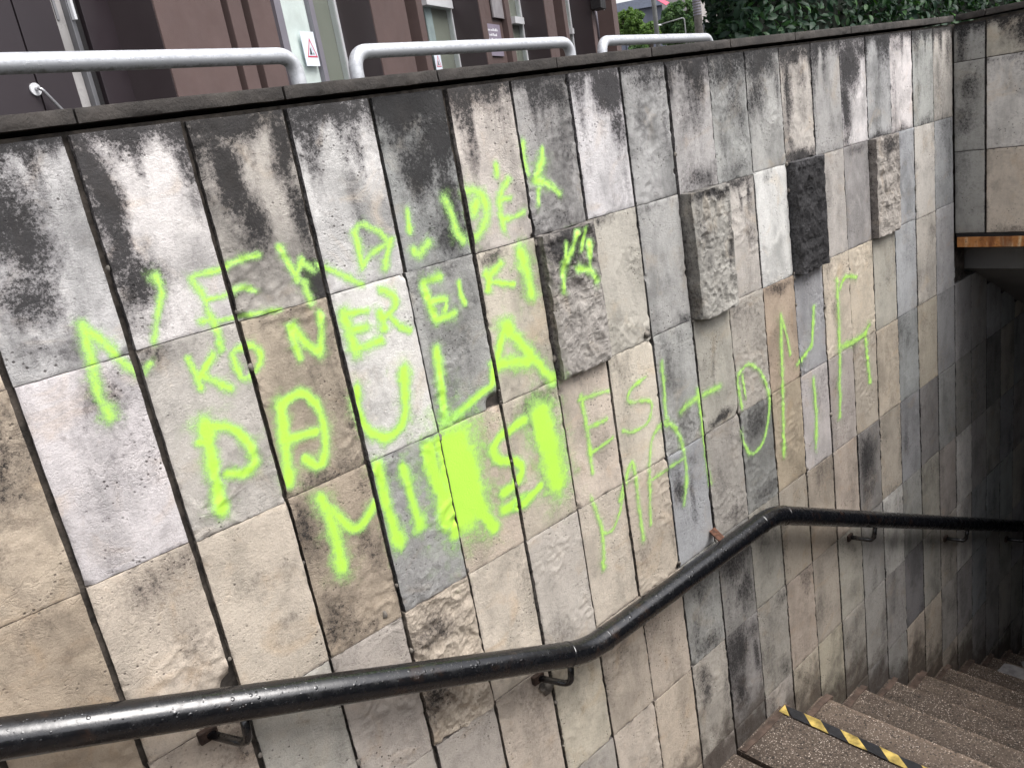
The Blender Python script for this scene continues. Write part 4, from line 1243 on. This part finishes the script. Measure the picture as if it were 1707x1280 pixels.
tri_marks(t1, 0.205, 0.118, -0.052, -0.215, 0.078)
t2 = flat_sign('warning_sign', 'white paper with a red warning triangle half hidden under the middle hoop', 'warning sign', (722, 84), REC - 0.012, 0.165, 0.235, SHEET, 'paper warning signs in the windows')
tri_marks(t2, 0.165, 0.085, -0.05, -0.18, 0.062)
pa, pb = hit(807.5, 39, N, N.dot(CAMP) + FD + 0.05), hit(834.5, 96.5, N, N.dot(CAMP) + FD + 0.05)
pwid = abs((hit(832, 43, N, N.dot(CAMP) + FD + 0.05) - pa).dot(T)); pht = pa.z - hit(811, 93, N, N.dot(CAMP) + FD + 0.05).z
pl = flat_sign('plaque', 'mauve plaque with four lines of small white lettering on the brown pier', 'sign', (808.2, 39), 0.052, pwid, pht, PLAQUE)
rs = np.random.RandomState(5)
bm = bmesh.new()
for row, (x0, x1) in enumerate(((.06, .80), (.18, .72), (.12, .78), (.10, .82))):
    z = -pht * (0.19 + 0.155 * row) if row < 3 else -pht * 0.80
    x = x0
    while x < x1:
        w = rs.uniform(.030, .055); hgt = rs.uniform(.045, .06) if rs.rand() < .8 else .085
        a, b = x * pwid, (x + w) * pwid
        zz0, zz1 = z - 0.03 * pht, z - 0.03 * pht + hgt * pht
        bm.faces.new([bm.verts.new(p) for p in ((a, -0.0012, zz0), (b, -0.0012, zz0), (b, -0.0012, zz1), (a, -0.0012, zz1))])
        x += w + (.012 if rs.rand() < .85 else .04)
bm_obj('lettering', bm, WHITEPRINT, pl)['kind'] = 'stuff'
pa2 = hit(808, -40, N, N.dot(CAMP) + FD + 0.05); pb2 = hit(808.5, 28, N, N.dot(CAMP) + FD + 0.05)
pl2 = flat_sign('plaque', 'blank grey plaque mounted just above the mauve one', 'sign', (807, -60), 0.052, abs((hit(829, 32, N, N.dot(CAMP) + FD + .05) - pb2).dot(T)), 0, PLAQUEGREY)
bpy.data.objects.remove(pl2.children[0])
hgt = hit(807, -60, N, N.dot(CAMP) + FD + 0.052).z - pb2.z
wd2 = abs((hit(829, 32, N, N.dot(CAMP) + FD + .05) - pb2).dot(T))
bm = bmesh.new(); add_box(bm, 0, wd2, -0.02, 0.004, -hgt, 0, 0.004); bm_obj('plate', bm, PLAQUEGREY, pl2)

# thin downpipe and a dark lamp box near the end of the facade
Pa, Pb = hit(989.5, -10, N, N.dot(CAMP) + FD + 0.22), hit(999, 66, N, N.dot(CAMP) + FD + 0.22)
bm = bmesh.new(); tube_bm(bm, [Mi @ Pa, Mi @ Pb], 0.022, 10); bm_obj('downpipe', bm, GREYFRAME, bld, sm=True)
Pc = Mi @ hit(1000, 6, N, N.dot(CAMP) + FD - 0.12)
bm = bmesh.new(); add_box(bm, Pc.x - .22, Pc.x + .12, Pc.y - .07, Pc.y + .11, Pc.z - .10, Pc.z + .30, .01); lb = bm_obj('lamp_box', bm, DARKSEAL, bld)
bm = bmesh.new(); tube_bm(bm, [(Pc.x + .17, Pc.y, Pc.z + .4), (Pc.x + .18, Pc.y, Pc.z - .06), (Pc.x + .22, Pc.y, Pc.z - .09)], 0.012, 8); bm_obj('cable', bm, WHITEFRAME, lb)

# ------------------------------------------------------------------ foliage
def leaf_cloud(name, pts, nrm, size, mat, parent, aspect=0.45, curl=0.25, tone=None, rs=None):
    n = len(pts)
    rs = rs or np.random.RandomState(1)
    # leaf: 6-vertex blade folded along the midrib
    a = rs.randn(n, 3) * 0.55 + nrm
    a /= np.linalg.norm(a, axis=1)[:, None] + 1e-9
    t = rs.randn(n, 3); t[:, 2] -= 0.5
    t -= a * (t * a).sum(1)[:, None]; t /= np.linalg.norm(t, axis=1)[:, None] + 1e-9
    b = np.cross(a, t)
    L = size * rs.uniform(0.65, 1.25, n)[:, None]
    Wd = L * aspect
    base = pts - t * L * 0.5
    tip = pts + t * L * 0.5 - a * L * curl * 0.6
    m1 = pts - t * L * 0.12; m2 = pts + t * L * 0.22 - a * L * curl * 0.15
    up = a * Wd * 0.16
    V = np.stack([base, m1 + b * Wd * .5 + up, m2 + b * Wd * .42 + up, tip, m2 - b * Wd * .42 + up, m1 - b * Wd * .5 + up, m1, m2], 1).reshape(-1, 3)
    q = np.array([[0, 6, 1, 1], [6, 7, 2, 1], [7, 3, 2, 2], [0, 5, 6, 6], [6, 5, 4, 7], [7, 4, 3, 3]])
    tris = [(0, 6, 1), (6, 7, 2), (6, 2, 1), (7, 3, 2), (0, 5, 6), (6, 5, 4), (6, 4, 7), (7, 4, 3)]
    F = (np.array(tris)[None] + (np.arange(n) * 8)[:, None, None]).reshape(-1, 3)
    me = bpy.data.meshes.new(name)
    me.vertices.add(len(V)); me.vertices.foreach_set('co', V.ravel())
    me.loops.add(F.size); me.loops.foreach_set('vertex_index', F.ravel())
    me.polygons.add(len(F)); me.polygons.foreach_set('loop_start', np.arange(0, F.size, 3))
    me.update(calc_edges=True)
    tn = rs.rand(n) if tone is None else tone
    at = me.attributes.new('tone', 'FLOAT', 'POINT'); at.data.foreach_set('value', np.repeat(tn, 8).astype(np.float32))
    return link(name, me, mat, parent)

LAUREL = mat_leaf('laurel_leaf', (0.009, 0.028, 0.017), (0.050, 0.125, 0.030), 0.5, 0.15)
LIME = mat_leaf('lime_leaf', (0.055, 0.12, 0.035), (0.19, 0.29, 0.09), 0.6, 0.4)
GREEN = mat_leaf('green_leaf', (0.030, 0.075, 0.035), (0.13, 0.21, 0.085), 0.6, 0.35)
BARK = plain('bark', (0.07, 0.055, 0.045), 0.9, var=0.3, scale=20, bump=0.8)
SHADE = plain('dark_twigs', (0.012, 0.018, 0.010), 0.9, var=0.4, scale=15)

# clipped laurel hedge behind the coping
HY = 2.35
hx0 = hit(1268, 50, Vector((0, 1, 0)), HY).x
hedge = thing('laurel_hedge', 'dense dark green laurel hedge above the coping at upper right', 'hedge', (hx0, HY, GZ))
rs = np.random.RandomState(11)
HL, HD, HH = 9.0, 2.2, 2.9
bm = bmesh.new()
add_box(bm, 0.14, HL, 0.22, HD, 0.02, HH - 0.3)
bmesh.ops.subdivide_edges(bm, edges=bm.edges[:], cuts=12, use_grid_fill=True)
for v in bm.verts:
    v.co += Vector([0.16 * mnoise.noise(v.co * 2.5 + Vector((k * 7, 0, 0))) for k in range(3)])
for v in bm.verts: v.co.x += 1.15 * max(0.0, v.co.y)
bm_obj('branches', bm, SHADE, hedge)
nfr = 17000
px_ = rs.rand(nfr) * HL
pz_ = rs.rand(nfr) * HH * (rs.rand(nfr) ** 0.15)
bul = 0.22 * np.array([mnoise.noise(Vector((x * 1.4, z * 1.6, 3))) for x, z in zip(px_, pz_)])
py_ = bul + rs.rand(nfr) ** 1.7 * 0.42
P1_ = np.stack([px_, py_, pz_], 1); N1_ = np.tile([0.0, -0.8, 0.5], (nfr, 1))
ns = 3600
ys = rs.rand(ns) * HD; zs_ = rs.rand(ns) * HH
xs_ = -0.05 + 0.42 * np.array([mnoise.noise(Vector((y * 1.8, z * 2.2, 9))) for y, z in zip(ys, zs_)]) + rs.rand(ns) ** 1.6 * 0.4
P2_ = np.stack([xs_, ys, zs_], 1); N2_ = np.tile([-0.8, -0.2, 0.5], (ns, 1))
nt = 3000
P3_ = np.stack([rs.rand(nt) * HL, rs.rand(nt) * HD, HH - 0.1 + 0.12 * rs.randn(nt)], 1); N3_ = np.tile([0, 0, 1.0], (nt, 1))
P2_[:, 0] += 1.15 * P2_[:, 1]; P3_[:, 0] += 1.15 * P3_[:, 1]
PP = np.concatenate([P1_, P2_, P3_]); NN = np.concatenate([N1_, N2_, N3_])
tone = np.clip(rs.beta(1.0, 4.5, len(PP)) + (rs.rand(len(PP)) < 0.06) * 0.6, 0, 1)
fo = leaf_cloud('foliage', PP, NN, 0.105, LAUREL, hedge, 0.44, 0.3, tone, rs)
fo['kind'] = 'stuff'

def tree(lab, px_c, dist, rad_px, mat, seed, h_px_top, n=2600, leaf=0.30):
    """tree far down the street; crown centre by its bearing, real size from its distance"""
    r = ray(*px_c); P = CAMP + r * dist
    R = rad_px / FPX * dist
    rs = np.random.RandomState(seed)
    t = thing('tree', lab, 'tree', (P.x, P.y, GZ), 0, None)
    zc = P.z - GZ
    bm = bmesh.new()
    tube_bm(bm, [(0, 0, 0), (0.1, 0, zc * 0.4), (0.0, 0.1, zc * 0.8), (0.1, 0, zc + R * 0.4)], [0.24, 0.19, 0.14, 0.05], 10)
    tr = bm_obj('trunk', bm, BARK, t, sm=True)
    for k in range(6):
        an = k * 1.05 + rs.rand()
        bm = bmesh.new()
        tube_bm(bm, [(0, 0, zc * 0.6 + k * R * 0.1), (math.cos(an) * R * .4, math.sin(an) * R * .4, zc + R * 0.05 * k), (math.cos(an) * R * .75, math.sin(an) * R * .75, zc + R * (.2 + .06 * k))], [0.09, 0.06, 0.02], 8)
        bm_obj('limb', bm, BARK, tr)
    # clumps
    nc = 120
    C = rs.randn(nc, 3); C /= np.linalg.norm(C, axis=1)[:, None]
    C *= (rs.rand(nc) ** 0.4)[:, None] * np.array([R, R, R * 1.05]) * 0.85
    pts = []; nm = []; tn = []
    for c in C:
        k = n // nc
        d = rs.randn(k, 3); d /= np.linalg.norm(d, axis=1)[:, None]
        rr = R * rs.uniform(.11, .22)
        p = c + d * rr * (rs.rand(k) ** 0.35)[:, None]
        pts.append(p); nm.append(d * 0.7 + np.array([0, 0, .5])); tn.append(np.clip(rs.rand() * .5 + rs.rand(k) * .5, 0, 1))
    leaf_cloud('crown', np.concatenate(pts) + np.array([0, 0, zc]), np.concatenate(nm), leaf, mat, t, 0.62, 0.25, np.concatenate(tn), rs)['kind'] = 'stuff'
    return t
tree('light green round tree just past the corner of the brown building', (1050, 44), 55, 29, LIME, 21, 0, 12000, 0.17)
tree('small yellow-green tree immediately left of the slim grey pole', (1082, 58), 50, 20, LIME, 22, 0, 7000, 0.15)
tree('full mid-green tree filling the gap between the two poles', (1130, 42), 58, 41, GREEN, 23, 0, 20000, 0.19)
tree('low bushy tree showing under the farthest hoop', (1066, 92), 42, 22, GREEN, 24, 0, 5000, 0.15)

# poles
def pole(lab, px, dist, dia, mat, bands=False):
    r = ray(*px); P = CAMP + r * dist
    t = thing('pole', lab, 'pole', (P.x, P.y, GZ))
    bm = bmesh.new(); tube_bm(bm, [(0, 0, 0), (0, 0, 9.0)], [dia / 2 * 1.1, dia / 2 * 0.8], 18)
    bm_obj('shaft', bm, mat, t, sm=True)
    if bands:
        for k in range(14):
            bm = bmesh.new(); z = P.z - GZ + 0.15 + k * 0.075
            tube_bm(bm, [(0, 0, z), (0, 0, z + 0.035)], dia / 2 * 1.12, 18)
            bm_obj('band', bm, GREYFRAME, t)
    else:
        bm = bmesh.new(); tube_bm(bm, [(0, 0, 0), (0, 0, 0.6)], dia / 2 * 1.7, 18)
        bm_obj('base_sleeve', bm, mat, t)
        bm = bmesh.new(); tube_bm(bm, [(0, 0, 8.8), (-0.6, 0, 9.0), (-1.3, 0, 9.0)], 0.05, 10)
        bm_obj('arm', bm, mat, t)
    return t
POLE = plain('grey_pole', (0.23, 0.235, 0.23), 0.55, var=0.15)
pole('slim grey lamp pole between two green trees', (1094, 45), 26, 0.145, POLE)
pole('thick banded grey pole to the left of the pale building', (1164, 35), 24, 0.225, plain('weathered_pole', (0.20, 0.185, 0.17), 0.8, var=0.3, scale=14, bump=0.6), True)
# small street lamp in front of the big tree
r_ = ray(1142, 45); P = CAMP + r_ * 40
lt = thing('street_lamp', 'thin curved street lamp arm standing in front of the mid-green tree', 'street lamp', (P.x, P.y, GZ))
sx_ = Vector((MROT[0][0], MROT[1][0], 0)).normalized()
zt = P.z - GZ
bm = bmesh.new()
tube_bm(bm, rounded([(0, 0, 0), (0, 0, zt + 0.42), tuple(-sx_ * 1.15 + Vector((0, 0, zt + 0.30)))], 0.15, 5), 0.03, 10)
bm_obj('post', bm, POLE, lt, sm=True)
bm = bmesh.new(); q = -sx_ * 1.25 + Vector((0, 0, zt + 0.28)); add_box(bm, q.x - .16, q.x + .16, q.y - .09, q.y + .09, q.z - .035, q.z + .035, .02)
bm_obj('lamp_head', bm, WHITEFRAME, lt)

# pale rendered house and the dark roofed hall far down the street
def facing_box(name, lab, cat, pxa, pxb, dist, ztop, mat, depth=12):
    A = CAMP + ray(*pxa) * dist; B = CAMP + ray(*pxb) * dist
    d = (B - A); d.z = 0; w = d.length
    t = thing(name, lab, cat, (A.x, A.y, GZ), math.atan2(d.y, d.x))
    box_obj('wall', 0, w, 0, depth, 0, ztop, mat, t)
    return t, w
PALE = plain('pale_render', (0.56, 0.52, 0.50), 0.85, var=0.08, scale=0.7)
SLATE = plain('blue_grey_cladding', (0.085, 0.095, 0.13), 0.5, var=0.12, scale=0.5)
pb_, w_ = facing_box('pale_building', 'pale rendered house with small dark windows, left of the hedge', 'house', (1158, 40), (1260, 30), 70, 14, PALE)
for (xp, yp) in ((1155, 8), (1174, 50), (1192, 52), (1186, 12), (1174, -30), (1190, -32), (1210, 12), (1210, 52)):
    q = CAMP + ray(xp, yp) * 70
    bpy.context.view_layer.update()
    ql = pb_.matrix_world.inverted() @ q
    bm = bmesh.new(); add_box(bm, ql.x - .32, ql.x + .32, -0.05, 0.0, ql.z - .6, ql.z + .6)
    f_ = bm_obj('window', bm, WHITEFRAME, pb_)
    box_obj('pane', ql.x - .25, ql.x + .25, -0.07, -0.051, ql.z - .52, ql.z + .52, plain('dark_pane', (0.03, 0.035, 0.04), 0.15), f_)
    box_obj('sill', ql.x - .38, ql.x + .38, -0.16, -0.051, ql.z - .70, ql.z - .61, PALE, f_)
hb, w_ = facing_box('dark_hall', 'low building with blue-grey cladding and slanting roof behind the trees', 'building', (1000, 30), (1120, 10), 95, 11.2, SLATE, 18)
bpy.context.view_layer.update()
iv = hb.matrix_world.inverted()
ra, rb_ = iv @ (CAMP + ray(1020, 8) * 94), iv @ (CAMP + ray(1125, -14) * 94)
rc, rd = iv @ (CAMP + ray(1020, 22) * 94), iv @ (CAMP + ray(1125, 4) * 94)
bm = bmesh.new()
f0 = [bm.verts.new((p.x, -0.6, p.z)) for p in (rc, rd, rb_, ra)]; f1 = [bm.verts.new((p.x, 8, p.z)) for p in (rc, rd, rb_, ra)]
bm.faces.new(f0); bm.faces.new(f1[::-1])
for i in range(4): bm.faces.new((f0[i], f1[i], f1[(i + 1) % 4], f0[(i + 1) % 4]))
bmesh.ops.recalc_face_normals(bm, faces=bm.faces)
bm_obj('roof_fascia', bm, plain('grey_blue_fascia', (0.13, 0.15, 0.20), 0.5), hb)
for xp in (1046, 1060, 1074):
    q = iv @ (CAMP + ray(xp, 34) * 95)
    box_obj('cladding_panel', q.x - .42, q.x + .42, -0.12, -0.002, 0.0, 10.4, SLATE, hb)
q0 = CAMP + ray(1112, 3) * 66
aw = thing('awning', 'small pink-red awning peeping over the top of the mid-green tree', 'awning', tuple(q0), FY)
bm = bmesh.new()
pts = [(-0.7, 0, -0.35), (0.9, 0, -0.05), (0.9, 0.9, 0.55), (-0.4, 0.9, 0.35)]
bm.faces.new([bm.verts.new(p) for p in pts])
ex_ = bmesh.ops.extrude_face_region(bm, geom=bm.faces[:])
for v in ex_['geom']:
    if isinstance(v, bmesh.types.BMVert): v.co.z += 0.05
bm_obj('canopy', bm, plain('red_canvas', (0.55, 0.10, 0.16), 0.7), aw)
bm = bmesh.new(); tube_bm(bm, [(-0.65, 0.02, -0.4), (-0.65, 0.02, -6.0)], 0.04, 8); bm_obj('post', bm, POLE, aw)
